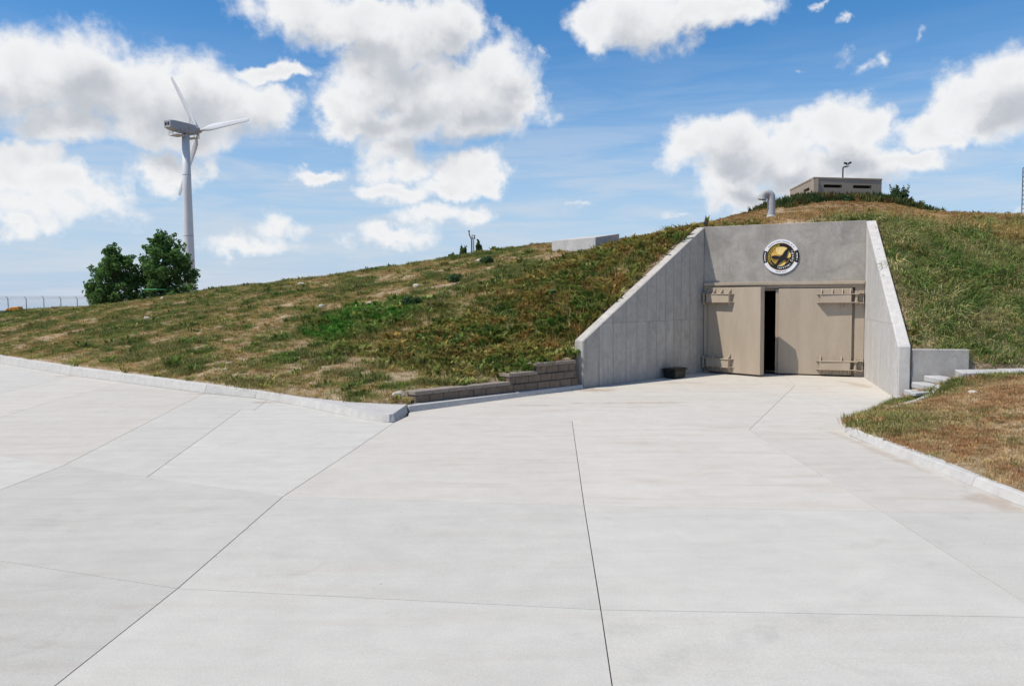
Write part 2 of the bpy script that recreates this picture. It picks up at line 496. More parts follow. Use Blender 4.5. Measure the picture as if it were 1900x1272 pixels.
def soil_mat():
    m, T, out = new_mat('dry_soil')
    b = T.n('ShaderNodeBsdfPrincipled')
    T.link(b.outputs[0], out.inputs[0])
    pos = T.n('ShaderNodeNewGeometry').outputs['Position']
    a = T.noise(pos, 0.7, 6, 0.65, 0.4)
    c_ = T.noise(pos, 3.5, 6, 0.7)
    f = T.noise(pos, 22.0, 5, 0.7)
    c = T.mix(T.mapr(a, 0.35, 0.65), (0.26, 0.185, 0.105), (0.36, 0.275, 0.175))
    c = T.mix(T.mapr(c_, 0.5, 0.75), c, (0.56, 0.48, 0.37))
    c = T.mix(T.mapr(c_, 0.42, 0.2), c, (0.17, 0.15, 0.065))
    c = T.mix(1.0, c, T.mapr(f, 0.25, 0.75, 0.6, 1.35), 'MULTIPLY')
    T.link(c, b.inputs['Base Color'])
    b.inputs['Roughness'].default_value = 0.97
    b.inputs['Specular IOR Level'].default_value = 0.1
    bp = T.n('ShaderNodeBump')
    bp.inputs['Strength'].default_value = 0.9
    bp.inputs['Distance'].default_value = 0.05
    T.link(T.noise(pos, 16.0, 6, 0.7), bp.inputs['Height'])
    T.link(bp.outputs[0], b.inputs['Normal'])
    return m


def leaf_mat(name, attr=True, col=(0.06, 0.10, 0.03), trans=0.3):
    m, T, out = new_mat(name)
    if attr:
        at = T.n('ShaderNodeAttribute')
        at.attribute_type = 'INSTANCER'
        at.attribute_name = 'col'
        base = at.outputs['Color']
    else:
        pos = T.n('ShaderNodeNewGeometry').outputs['Position']
        nz = T.noise(pos, 1.8, 3, 0.6)
        n2 = T.noise(pos, 9.0, 2, 0.6)
        base = T.mix(T.mapr(nz, 0.3, 0.7), tuple(c * 0.7 for c in col), tuple(c * 1.25 for c in col))
        base = T.mix(1.0, base, T.mapr(n2, 0.3, 0.7, 0.8, 1.2), 'MULTIPLY')
    d = T.n('ShaderNodeBsdfDiffuse')
    t = T.n('ShaderNodeBsdfTranslucent')
    T.link(base, d.inputs[0])
    T.link(base, t.inputs[0])
    mx = T.n('ShaderNodeMixShader')
    mx.inputs[0].default_value = trans
    T.link(d.outputs[0], mx.inputs[1])
    T.link(t.outputs[0], mx.inputs[2])
    T.link(mx.outputs[0], out.inputs[0])
    return m


M['soil'] = soil_mat()
M['grass'] = leaf_mat('grass_blades')
M['leaves'] = leaf_mat('tree_leaves', False, (0.125, 0.225, 0.070), 0.42)
M['weed'] = leaf_mat('weed_leaves', False, (0.085, 0.135, 0.042), 0.25)
M['weed_dark'] = leaf_mat('weed_leaves_dark', False, (0.075, 0.13, 0.055), 0.25)


# ------------------------------------------------------------------ noise for scattering
def vnoise(x, y, seed=0):
    xi, yi = np.floor(x).astype(np.int64), np.floor(y).astype(np.int64)
    fx, fy = x - xi, y - yi
    fx, fy = fx * fx * (3 - 2 * fx), fy * fy * (3 - 2 * fy)

    def h(a, b):
        n = (a * 374761393 + b * 668265263 + seed * 1442695041) & 0x7fffffff
        n = ((n ^ (n >> 13)) * 1274126177) & 0x7fffffff
        return ((n ^ (n >> 16)) & 0xffff) / 65535.0
    return (h(xi, yi) * (1 - fx) + h(xi + 1, yi) * fx) * (1 - fy) + (h(xi, yi + 1) * (1 - fx) + h(xi + 1, yi + 1) * fx) * fy


def fbm(x, y, s, seed=0, o=4):
    t, a, n = 0, 1.0, 0
    for i in range(o):
        t = t + a * vnoise(x * s, y * s, seed + i * 17)
        n += a
        a *= 0.55
        s *= 2.07
    return t / n


# ------------------------------------------------------------------ terrain
def tps(P, lam=.002):
    P = np.array(P, float)
    n = len(P)
    xy = P[:, :2] / 10.
    d = np.linalg.norm(xy[:, None] - xy[None], axis=2)
    K = np.where(d > 0, d * d * np.log(d + 1e-12), 0) + lam * np.eye(n)
    A = np.zeros((n + 3, n + 3))
    A[:n, :n] = K
    A[:n, n] = 1
    A[:n, n + 1:] = xy
    A[n, :n] = 1
    A[n + 1:, :n] = xy.T
    w = np.linalg.solve(A, np.r_[P[:, 2], 0, 0, 0])

    def f(x, y):
        x = np.asarray(x, float).ravel() / 10
        y = np.asarray(y, float).ravel() / 10
        o = np.empty(len(x))
        for i in range(0, len(x), 20000):
            q = np.stack([x[i:i + 20000], y[i:i + 20000]], 1)
            d2 = ((q[:, None] - xy[None]) ** 2).sum(2)
            o[i:i + 20000] = (.5 * d2 * np.log(d2 + 1e-12)) @ w[:n] + w[n] + q @ w[n + 1:]
        return o
    return f


HILL = [(-60, 66, .45), (-40, 48, .4), (-27, 36.3, .32), (-18.3, 28.3, .26), (-13.1, 23.6, .25), (-10, 21.1, .22), (-7.2, 18.85, .2), (-5.89, 17.85, .16), (-4.49, 16.58, .15), (-3.29, 15.76, .15), (-2.05, 15.35, .15),
        (-2.15, 16.0, .30), (-1.2, 16.85, .33), (-.3, 17.6, .36), (.1, 18.0, .5), (.5, 18.3, .55), (.9, 18.65, .68), (1.35, 19.15, .75),
        (1.7, 19.6, 1.0), (2.6, 20.43, 1.9), (3.43, 21.29, 2.62), (4.35, 22.23, 3.36), (5.5, 23.45, 4.2),
        (6.1, 23.75, 4.22), (7.9, 22.95, 4.22), (9.9, 21.95, 4.2), (9.6, 20.16, 3.18), (9.1, 18.47, 2.12), (8.6, 16.8, 1.02),
        (9.65, 16.7, .95), (9.9, 16.5, .72), (12, 16.5, .74), (16, 16.6, .8), (25, 17, .9), (40, 18, 1.),
        (12, 19.5, 2.35), (16, 20, 2.45), (24, 20.5, 2.4), (14, 23, 4.15), (18, 24, 4.2), (25, 25, 4.15),
        (0, 24, 2.35), (-4, 25, 1.75), (1.5, 26, 3.2), (3.3, 30.8, 4.02), (1.75, 33, 4.2), (-4, 32, 3.0), (-10, 30, 1.75), (-18, 36, 1.55), (-9, 36, 2.75),
        (-30.1, 46, 1.55), (-24.9, 46, 1.9), (-21, 45, 2.25), (-17.5, 44, 2.7), (-13.3, 43, 3.15), (-10.1, 42, 3.45), (-7, 41, 3.78), (-4.1, 40, 4.12), (-1.3, 38.5, 4.47), (1.9, 36, 4.68), (5.3, 33.0, 4.6), (4.6, 37.5, 4.9), (7.46, 31, 4.98),
        (9.75, 33, 5.45), (11.2, 36, 6.0), (12.8, 38, 6.55), (14.3, 37.4, 6.85), (16.4, 37.8, 6.85), (18.5, 38.4, 6.8), (14.6, 42.5, 7.0), (18.4, 42.8, 6.9), (19.6, 39.5, 6.7), (21.1, 40, 6.3), (23.3, 40, 6.15), (26, 40, 6.0),
        (9, 42, 5.6), (4, 42, 4.6), (20, 37, 6.05), (21.2, 36, 5.85), (23.3, 35.5, 5.65),
        (12, 29, 5.1), (17, 33, 5.7), (22, 32, 5.3), (14.5, 34.5, 6.05),
        (-30, 60, .9), (-17, 60, 1.2), (0, 56, 3), (10, 58, 4), (20, 60, 4), (35, 58, 3.5), (-80, 60, .4), (-80, 130, .4), (-40, 110, .45), (0, 120, .4), (40, 120, .4), (90, 60, 1), (90, 130, .4), (60, 40, 3), (90, 20, 1), (45, 28, 3.6), (-60, 95, .5), (-110, 100, .4)]
BERM = [(5.45, 13.05, .10), (5.46, 12, .10), (5.44, 10.5, .10), (5.43, 9, .10), (5.45, 7.5, .10), (5.5, 3, .10), (5.5, -10, .12), (5.9, 13.45, .05), (6.4, 14.1, .04), (7.3, 15.25, .04), (7.95, 16.1, .06),
        (8.08, 15.74, .14), (8.34, 15.72, .27), (8.6, 15.7, .41), (8.88, 15.68, .53), (8.3, 15.2, .24), (8.7, 15.15, .40), (9.2, 15.5, .57), (9.6, 15.45, .59), (11, 15.5, .60), (14, 15.55, .64), (25, 15.9, .88), (40, 16.9, 1.), (7.0, 13.2, .24), (8.0, 14.2, .38), (6.6, 10, .3), (8, 11, .5), (8, 7, .5), (10, 13, .60), (12, 9, .7), (20, 8, .9), (40, 5, 1), (40, -10, .8), (12, -10, .6)]
_hz, _bz = tps(HILL), tps(BERM)


def hz(x, y):
    x, y = np.asarray(x, float), np.asarray(y, float)
    return _hz(x, y) + (fbm(x, y, .45, 5) - .5).ravel() * .22


def bz(x, y):
    x, y = np.asarray(x, float), np.asarray(y, float)
    return _bz(x, y) + (fbm(x, y, .9, 9) - .5).ravel() * .08


def hz1(x, y):
    return float(hz(np.array([x]), np.array([y]))[0])


def bz1(x, y):
    return float(bz(np.array([x]), np.array([y]))[0])


# portal frame (measured): inner corners of the recess and outer ends of the two wing walls
PL, PR = Vector((5.70, 23.20, 0)), Vector((9.70, 21.50, 0))
PX = (PR - PL).normalized()
PW = (PR - PL).length
PANG = math.atan2(PX.y, PX.x)
PN = Vector((PX.y, -PX.x, 0))             # outward
LW = (Vector((1.75, 19.17, 0)) - PL)
LWn = LW.normalized()
LWo = Vector((LWn.y, -LWn.x, 0))
if LWo.x > 0:
    LWo = -LWo
RW = (Vector((8.26, 16.69, 0)) - PR)
RWn = RW.normalized()
RWo = Vector((-RWn.y, RWn.x, 0))
if RWo.x < 0:
    RWo = -RWo
LT, RTK = 0.28, 0.25

lw_out_end = PL + LW + LWo * LT
rw_out_end = PR + RW + RWo * RTK
KERB_BACK = [(-150, 150), (-60, 66), (-40, 48), (-27, 36.3), (-18.31, 28.29), (-13.12, 23.57), (-7.21, 18.82), (-5.89, 17.85), (-4.49, 16.58), (-3.29, 15.76), (-2.08, 15.34)]
hill_bound = KERB_BACK + [(-2.02, 15.80), (1.42, 18.98), tuple(lw_out_end.xy - Vector((0.04, 0.03))), tuple((PL + LWo * LT).xy), tuple((PL - PN * .33).xy + Vector((.05, .0))), tuple((PR - PN * .33).xy), tuple((PR + RWo * RTK).xy), tuple(rw_out_end.xy),
                          (8.57, 16.79), (9.63, 16.50), (9.66, 16.45), (25, 16.9), (40, 17.9), (150, 25), (150, 150)]
berm_bound = [(5.47, -20), (5.47, 12.75), (5.62, 13.08), (5.9, 13.4), (6.35, 14.02), (7.3, 15.25), (8.0, 16.2), (8.28, 16.45), (9.5, 16.42), (25, 16.86), (40, 17.86), (60, 19), (60, -20)]


def inside(px_, py_, poly):
    r = np.zeros(len(px_), bool)
    n = len(poly)
    for i in range(n):
        x1, y1 = poly[i]
        x2, y2 = poly[(i + 1) % n]
        c = ((y1 > py_) != (y2 > py_)) & (px_ < (x2 - x1) * (py_ - y1) / ((y2 - y1) + 1e-12) + x1)
        r ^= c
    return r


def terrain(name, bound, zf, grids, label=None):
    P = []
    for (x0, x1, y0, y1, st) in grids:
        gx, gy = np.meshgrid(np.arange(x0, x1, st), np.arange(y0, y1, st))
        gx = gx.ravel() + rng.uniform(-.3, .3, gx.size) * st
        gy = gy.ravel() + rng.uniform(-.3, .3, gy.size) * st
        k = inside(gx, gy, bound)
        P.append(np.stack([gx[k], gy[k]], 1))
    # refine the boundary
    b2 = []
    for i, p in enumerate(bound):
        q = bound[(i + 1) % len(bound)]
        L = math.hypot(q[0] - p[0], q[1] - p[1])
        near = abs(p[0]) < 30 and abs(q[0]) < 30
        m = max(1, int(L / (.5 if near else 8)))
        b2 += [(p[0] + (q[0] - p[0]) * j / m, p[1] + (q[1] - p[1]) * j / m) for j in range(m)]
    P = np.concatenate([np.array(b2)] + P)
    vin = [Vector((float(a), float(b))) for a, b in P]
    v, e, f, *_ = delaunay_2d_cdt(vin, [], [list(range(len(b2)))], 1, 1e-4)
    xy = np.array([tuple(p) for p in v])
    z = zf(xy[:, 0], xy[:, 1])
    me = bpy.data.meshes.new(name)
    me.from_pydata([(a, b, c) for (a, b), c in zip(xy, z)], [], [tuple(t) for t in f])
    bm = bmesh.new()
    bm.from_mesh(me)
    for fc in bm.faces:
        if fc.normal.z < 0:
            fc.normal_flip()
        fc.smooth = True
    be = [e for e in bm.edges if e.is_boundary]
    ex = bmesh.ops.extrude_edge_only(bm, edges=be)
    for el in ex['geom']:
        if isinstance(el, bmesh.types.BMVert):
            deep = el.co.y < 60 and (el.co.x < 2 or el.co.x > 9.66)
            el.co.z = min(el.co.z - .25, -.05) if deep else el.co.z - .3
    bm.to_mesh(me)
    bm.free()
    o = link(name, me, M['soil'])
    tag(o, kind='structure')
    return o


hill = terrain('hillside', hill_bound, hz, [(-34, 30, 14, 49, .42), (-70, 60, 49, 70, 1.2), (-60, -34, 30, 60, 1.5), (30, 60, 15, 60, 1.5), (-150, 150, 60, 150, 6)])
berm = terrain('grass_verge', berm_bound, bz, [(5, 16, 3, 17.5, .3), (16, 60, -20, 20, 2), (5, 16, -20, 3, 1.5)])


def plain():
    xs = [-3000, -1200, -500, -250, -150, 0, 150, 250, 500, 1200, 3000]
    ys = [-1500, -600, -200, -60, 0, 60, 149, 250, 500, 1200, 3200]
    V, Fc = [], []
    for y in ys:
        for x in xs:
            d = max(math.hypot(x, max(y, 0)) - 150, 0)
            V.append((x, y, -.32 - d * .0108))
    n = len(xs)
    for j in range(len(ys) - 1):
        for i in range(n - 1):
            Fc.append((j * n + i, j * n + i + 1, (j + 1) * n + i + 1, (j + 1) * n + i))
    me = bpy.data.meshes.new('plain')
    me.from_pydata(V, [], Fc)
    tag(link('plain', me, M['soil']), kind='structure')


plain()

# ------------------------------------------------------------------ pavement slabs
pav = MB().add([(-150, -40, -.10), (8.3, -40, -.10), (8.3, 15, -.10), (10, 22.5, -.10), (6, 24.5, -.10), (-2, 16.2, -.10), (-150, 149, -.10)], [(0, 1, 2, 3, 4, 5, 6)]).build('pavement', M['subbase'])
tag(pav, kind='structure')


def inset(poly, g):
    """move every edge of a counter-clockwise polygon inward by g"""
    n = len(poly)
    A = sum(poly[i][0] * poly[(i + 1) % n][1] - poly[(i + 1) % n][0] * poly[i][1] for i in range(n))
    if A < 0:
        poly = poly[::-1]
    E_ = []
    for i in range(n):
        p, q = Vector(poly[i]), Vector(poly[(i + 1) % n])
        t = (q - p).normalized()
        nn = Vector((-t.y, t.x))
        E_.append((p + nn * g, t))
    res = []
    for i in range(n):
        p1, t1 = E_[i - 1]
        p2, t2 = E_[i]
        den = t1.x * t2.y - t1.y * t2.x
        if abs(den) < 1e-3:
            res.append(tuple(p2))
        else:
            w = p2 - p1
            s = (w.x * t2.y - w.y * t2.x) / den
            res.append(tuple(p1 + t1 * s))
    return res


def slab(poly, mat, z=0.0, g=.0035):
    q = inset(poly, g)
    mb = MB().prism(q, -.14, z)
    return mb.build('slab', M[mat], pav, bevel=.002)


j1 = [(-2.70, -12), (-2.64, 4.37), (-2.58, 5.89), (-2.59, 8.70), (-2.36, 11.2), (-2.13, 13.95)]
j2 = [(0.42, -12), (0.56, 4.33), (0.62, 5.43), (0.76, 8.23), (1.08, 14.05)]
j3 = [(3.45, -12), (3.62, 4.3), (3.67, 5.25), (3.80, 7.93), (3.90, 12.05), (3.95, 12.95)]
l1 = [(-5.95, -12), (-5.98, 7.15), (-6.06, 10.44), (-7.36, 18.55)]
fk = [(-2.04, 15.24), (-.59, 16.70), (1.75, 19.05)]
slab([(-9.3, -12), l1[0], l1[1], (-9.3, 8.4)], 'pave_dull')
slab([l1[0], j1[0], j1[1], j1[2], l1[1]], 'pave_dull')
slab([j1[0], j2[0], j2[1], j2[2], j1[2], j1[1]], 'pave_grey')
slab([j2[0], j3[0], j3[1], j3[2], j2[2], j2[1]], 'pave_grey')
slab([j3[0], (5.34, -12), (5.34, 5.2), j3[2], j3[1]], 'pave_grey')
slab([(-9.3, 8.4), l1[1], l1[2], (-9.3, 12.15)], 'pave_pale')
slab([l1[1], j1[2], j1[3], (-4.59, 9.69), l1[2]], 'pave_dull')
slab([j1[2], j2[2], j2[3], j1[3]], 'pave_grey', g=.004)
slab([j2[2], j3[2], j3[3], j2[3]], 'pave_grey', g=.004)
slab([j3[2], (5.34, 5.2), (5.34, 7.85), j3[3]], 'pave_grey', g=.003)
slab([(-9.3, 12.15), l1[2], l1[3], (-9.9, 20.62), (-10.55, 21.15), (-10.2, 17.0)], 'pave_warm', g=.003)
slab([(-12.6, 14.05), (-9.3, 12.15), (-10.2, 17.0), (-10.55, 21.15), (-13.17, 23.25), (-12.37, 18.77)], 'pave_warm', g=.003)
slab([(-19.5, 18.2), (-12.6, 14.05), (-12.37, 18.77), (-13.17, 23.25), (-18.40, 28.02), (-19.0, 24)], 'pave_pale')
slab([(-27, 23), (-19.5, 18.2), (-19.0, 24), (-18.40, 28.02), (-27.1, 36.0)], 'pave_warm')
slab([(-41, 32), (-27, 23), (-27.1, 36.0), (-40, 47.7)], 'pave_pale')
slab([(-80, 58), (-41, 32), (-40, 47.7), (-60, 65.6), (-80, 83)], 'pave_pale')
slab([(-12.6, -12), (-9.3, -12), (-9.3, 12.15), (-12.6, 14.05)], 'pave_pale')
slab([(-19.5, -12), (-12.6, -12), (-12.6, 14.05), (-19.5, 18.2)], 'pave_grey')
slab([(-41, -12), (-19.5, -12), (-19.5, 18.2), (-27, 23), (-41, 32)], 'pave_pale')
slab([l1[2], (-4.59, 9.69), (-5.50, 15.72), (-5.20, 15.60), (-5.42, 17.20), (-5.86, 17.60), l1[3]], 'pave_pale')
slab([(-4.59, 9.69), j1[3], j1[4], j1[5], (-2.28, 13.98), (-2.60, 14.17), (-3.07, 14.68), (-4.41, 16.22), (-5.42, 17.20), (-5.20, 15.60), (-5.50, 15.72)], 'pave_pale')
slab([j1[3], j2[3], j2[4], (-1.98, 14.75), j1[5], j1[4]], 'pave_warm', g=.004)
slab([j2[3], j3[3], j3[4], j3[5], j2[4]], 'pave_warm', g=.004)
slab([j3[3], (5.34, 7.85), (5.36, 12.3), j3[5], j3[4]], 'pave_warm', g=.003)
inL = [PL.xy + PX.xy * .0, PL.xy + PX.xy * .05 - PN.xy * .28]
thr = [(PL - PN * .28 + PX * (PW / 2)).to_tuple(3)[:2], (PL - PN * .28).to_tuple(3)[:2]]
slab([(-1.98, 14.75), j2[4], j3[5], (7.08, 19.48), thr[0], thr[1], (5.70, 23.2), (1.75, 19.10), fk[1], (-2.03, 15.22)], 'pave_warm', g=.003)
slab([j3[5], (5.36, 12.3), (5.62, 13.08), (6.35, 14.02), (7.3, 15.25), (8.26, 16.60), (9.70, 21.5), (PR - PN * .28).to_tuple(3)[:2], thr[0], (7.08, 19.48)], 'pave_warm', g=.003)


# ------------------------------------------------------------------ kerbs
def sweep(name, rows, mat, parent):
    """solid strip: rows of (foot, top_front, top_back, z)"""
    V, Fc = [], []
    for ft, tf, tb, z in rows:
        V += [(ft[0], ft[1], -.10), (ft[0], ft[1], .003), (tf[0], tf[1], z - .012), (tf[0] * .8 + tb[0] * .2 if False else tf[0] + (tb[0] - tf[0]) * .15, tf[1] + (tb[1] - tf[1]) * .15, z), (tb[0], tb[1], z), (tb[0], tb[1], -.10)]
    for i in range(len(rows) - 1):
        for j in range(6):
            k = (j + 1) % 6
            Fc.append((i * 6 + j, i * 6 + k, (i + 1) * 6 + k, (i + 1) * 6 + j))
    Fc.append(tuple(range(6)))
    n = (len(rows) - 1) * 6
    Fc.append(tuple(range(n, n + 6))[::-1])
    return MB().add(V, Fc).build(name, mat, parent)


def off(p, nrm, d):
    return (p[0] + nrm[0] * d, p[1] + nrm[1] * d)


kerb_l = empty('kerb', (-8, 20, 0))
tag(kerb_l, kind='structure')
nb = (.655, .755)
rows = []
for p, z in (((-60.2, 65.75), .3), ((-40.15, 47.8), .3), ((-27.15, 36.1), .28), ((-18.47, 28.1), .26), ((-13.28, 23.38), .25), ((-7.37, 18.63), .20), ((-5.84, 17.63), .165)):
    rows.append((p, off(p, nb, .05), off(p, nb, .25), z))


def shift(rows, dx, dy):
    return [tuple((q[0] - dx, q[1] - dy) for q in r_[:3]) + (r_[3],) for r_ in rows]


def kerb_piece(rws, parent, mat='kerb'):
    o = sweep('kerb_stone', shift(rws, parent.location.x, parent.location.y), M[mat], parent)
    return o


def lerp_row(a, b, t):
    L = lambda p, q: (p[0] + (q[0] - p[0]) * t, p[1] + (q[1] - p[1]) * t)
    return (L(a[0], b[0]), L(a[1], b[1]), L(a[2], b[2]), a[3] + (b[3] - a[3]) * t)


for i in range(len(rows) - 1):
    a, b = rows[i], rows[i + 1]
    L = math.hypot(a[0][0] - b[0][0], a[0][1] - b[0][1])
    e = .006 / L
    kerb_piece([lerp_row(a, b, e), lerp_row(a, b, .33), lerp_row(a, b, .66), lerp_row(a, b, 1 - e)], kerb_l)
# the wide flat corner piece
cr = [((-5.83, 17.62), (-5.80, 17.66), (-5.885, 17.845), .165), ((-5.1, 16.93), (-5.06, 16.97), (-5.17, 17.2), .16), ((-4.40, 16.22), (-4.36, 16.27), (-4.49, 16.57), .155), ((-3.70, 15.42), (-3.67, 15.47), (-3.86, 16.13), .15), ((-3.06, 14.67), (-3.04, 14.72), (-3.29, 15.75), .145),
      ((-2.78, 14.35), (-2.77, 14.41), (-2.90, 15.59), .145), ((-2.55, 14.13), (-2.54, 14.19), (-2.62, 15.47), .143), ((-2.36, 14.02), (-2.36, 14.08), (-2.42, 15.40), .143), ((-2.22, 13.99), (-2.23, 14.05), (-2.28, 15.36), .143), ((-2.13, 14.07), (-2.17, 14.12), (-2.18, 15.34), .143), ((-2.10, 14.35), (-2.14, 14.4), (-2.14, 15.34), .143), ((-2.045, 15.2), (-2.085, 15.22), (-2.09, 15.35), .143)]
kerb_piece(cr, kerb_l)
# straight kerb below the block wall
kd = Vector((1.75 + 2.03, 19.05 - 15.24)).normalized()
kn = (-kd.y, kd.x)
for t0, t1 in ((0.004, .46), (.462, .998)):
    rr = []
    for t in (t0, (t0 + t1) / 2, t1):
        p = (-2.03 + 3.78 * t, 15.24 + 3.81 * t)
        rr.append((p, off(p, kn, .03), off(p, kn, .30), .125 - .02 * t))
    kerb_piece(rr, kerb_l)
kerb_r = empty('kerb', (5.4, 8, 0))
tag(kerb_r, kind='structure')
kr = [((5.62, 13.12), (5.63, 13.06), (5.66, 13.0), .05), ((5.52, 13.02), (5.56, 12.98), (5.62, 12.92), .10), ((5.44, 12.7), (5.48, 12.7), (5.56, 12.7), .10), ((5.375, 12.2), (5.415, 12.2), (5.53, 12.2), .11), ((5.35, 11.15), (5.39, 11.15), (5.54, 11.15), .11)]
kerb_piece(kr, kerb_r)
ys = [11.14, 9.0, 6.0, 3.0, 0, -4, -8, -12]
for a, b in zip(ys, ys[1:]):
    kerb_piece([((5.345, y), (5.385, y), (5.54, y), .11) for y in (a - .003, (a + b) / 2, b + .003)], kerb_r)

# ------------------------------------------------------------------ blast-door portal
portal = empty('entrance_portal', PL, PANG)
tag(portal, 'grey concrete bunker entrance with splayed wing walls and heavy tan steel doors', 'bunker entrance')
PINV = (Matrix.Translation(PL) @ Matrix.Rotation(PANG, 4, 'Z')).inverted()


def toL(p):
    return tuple(PINV @ Vector(p))


MB().box(-.01, PW + .01, 0.0, .33, 2.60, 4.295).build('header_wall', M['header'], portal, bevel=.012)


def wing(n_, o_, L, h0, h1, th, name, seams, split, mt='wing'):
    """core wall + proud form panels on its inner face"""
    base = PL if name == 'left' else PR

    def W(s, t, z):          # s along the wing, t outward thickness
        return toL(base + n_ * s + o_ * t + Vector((0, 0, z)))

    def top(s):
        return h0 + (h1 - h0) * s / L
    prof = [(-.10, -.2), (L, -.2), (L, h1), (0.0, h0 - .012), (-.10, h0 - .012)]
    V = [W(s, .014, z) for s, z in prof] + [W(s, th, z) for s, z in prof]
    n = 5
    core = MB().add(V, [tuple(range(n)), tuple(range(n, 2 * n))[::-1]] + [(i, i + n, (i + 1) % n + n, (i + 1) % n) for i in range(n)]).build('wing_wall', M[mt], portal, bevel=.015)
    for a, b in zip(seams, seams[1:]):
        g = .0025
        for zlo, zhi in ((-.05, split), (split, 9)):
            s0, s1 = a + g, b - g
            z0 = zlo + (g if zlo > 0 else 0)
            t0, t1 = min(top(s0) - .018, zhi - g), min(top(s1) - .018, zhi - g)
            if t0 <= z0 + .02:
                continue
            if t1 <= z0 + .02:   # panel ends where the coping comes down
                s1 = s0 + (s1 - s0) * (t0 - z0 - .02) / (t0 - t1)
                t1 = z0 + .02
            P = [(s0, z0), (s1, z0), (s1, t1), (s0, t0)]
            if t0 == zhi - g and t1 < zhi - g:
                sx = (zhi - g + .018 - h0) * L / (h1 - h0)
                P = [(s0, z0), (s1, z0), (s1, t1), (sx, zhi - g), (s0, t0)]
            m = len(P)
            V = [W(s, 0, z) for s, z in P] + [W(s, .02, z) for s, z in P]
            pn = MB().add(V, [tuple(range(m)), tuple(range(m, 2 * m))[::-1]] + [(i, i + m, (i + 1) % m + m, (i + 1) % m) for i in range(m)]).build('panel', M[mt], core, bevel=.003)
    return core


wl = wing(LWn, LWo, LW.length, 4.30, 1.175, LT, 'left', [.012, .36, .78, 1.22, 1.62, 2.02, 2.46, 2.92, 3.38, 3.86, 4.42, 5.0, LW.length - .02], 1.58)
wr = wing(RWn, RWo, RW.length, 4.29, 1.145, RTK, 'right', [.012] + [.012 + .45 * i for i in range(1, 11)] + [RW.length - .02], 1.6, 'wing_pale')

# lintel, jambs and dark passage
MB().box(.004, PW - .004, -.10, .0, 2.56, 2.645).box(.004, PW - .004, -.025, .25, 2.47, 2.56).build('lintel', M['tan'], portal, bevel=.006)
MB().box(.004, .16, -.02, .25, 0.0, 2.468).build('jamb', M['tan'], portal, bevel=.005)
MB().box(4.10, PW - .004, -.02, .25, 0.0, 2.468).build('jamb', M['tan'], portal, bevel=.005)
MB().box(.16, 4.10, .16, .25, 2.40, 2.468).box(4.04, 4.098, .05, .25, 0.0, 2.40).build('door_stop', M['tan'], portal)
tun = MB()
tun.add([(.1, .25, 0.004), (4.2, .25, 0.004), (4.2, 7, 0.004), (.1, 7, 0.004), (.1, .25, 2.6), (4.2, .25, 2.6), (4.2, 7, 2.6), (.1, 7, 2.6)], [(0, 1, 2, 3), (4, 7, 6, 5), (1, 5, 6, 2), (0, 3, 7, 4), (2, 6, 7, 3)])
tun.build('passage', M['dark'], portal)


def leaf(width, sgn, loc, rz, label, zt):
    """steel door leaf: x runs from the hinge axis to the free edge"""
    S = lambda x: sgn * x

    def bx(mb, x0, x1, y0, y1, z0, z1):
        return mb.box(min(S(x0), S(x1)), max(S(x0), S(x1)), y0, y1, z0, z1)
    d = bx(MB(), .10, width, -.06, .13, .035, zt).build('door_leaf', M['tan'], portal, bevel=.008, loc=loc, rot=(0, 0, rz))
    d['label'] = label
    for zc, ups, dns in ((2.175, (.16, .36, .62, .90), (.36, .90)), (.31, (.36, .90), (.16, .36, .62, .90))):
        z0, z1 = zc - .105, zc + .105
        arm = MB()
        bx(arm, .13, .92, -.20, -.062, z0, z1)
        for z in (z1, z0 - .022):   # flange plates run out to the pin, cut at a slant on the free end
            poly = [(S(-.06), -.205), (S(.90), -.225), (S(1.02), -.062), (S(-.06), -.062)]
            arm.prism(poly, z, z + .022)
        arm.build('hinge_arm', M['tan'], d, bevel=.003)
        for xg in ups:
            MB().prism([(-.21, z1 + .022), (-.062, z1 + .022), (-.062, z1 + .16), (-.085, z1 + .16)], S(xg) - .011, S(xg) + .011, 'x').build('gusset', M['tan'], d)
        for xg in dns:
            MB().prism([(-.21, z0 - .022), (-.062, z0 - .022), (-.062, z0 - .16), (-.085, z0 - .16)], S(xg) - .011, S(xg) + .011, 'x').build('gusset', M['tan'], d)
        MB().tube([(0, -.13, z0 - .07), (0, -.13, z1 + .07)], .042, 12).build('hinge_pin', M['tan'], d, smooth=False)
    return d


dl = leaf(1.88, 1, (.085, -.03, .02), R(-29), 'left door leaf swung partly open', 2.475)
dr = leaf(2.035, -1, (4.135, -.0, 0), 0, 'right door leaf standing closed', 2.45)
MB().box(2.02, 2.096, .0, .12, .04, 2.44).build('meeting_strip', M['tan'], portal, bevel=.004)
MB().box(2.075, 2.085, -.035, .0, 1.0, 1.06).box(2.07, 2.09, -.03, -.002, 1.02, 1.05).build('latch', M['steel'], portal)
for x0, x1, s in ((.01, .06, 1), (4.19, 4.33, -1)):
    for zc in (2.175, .31):
        b_ = MB().box(x0, x1, -.05, -.021, zc - .20, zc + .20)
        for dz in (-.14, .125):
            b_.box(min(x0 + .0, x0 - .0) if s > 0 else x0 - .07, x1, -.17, -.05, zc + dz, zc + dz + .02)
        b_.box(x0 + .02, x0 + .04, -.15, -.05, zc + .12, zc + .19)
        b_.box(x1 - .03, x1 - .01, -.12, -.05, zc - .12, zc + .12)
        b_.build('hinge_bracket', M['tan'], portal, bevel=.003)

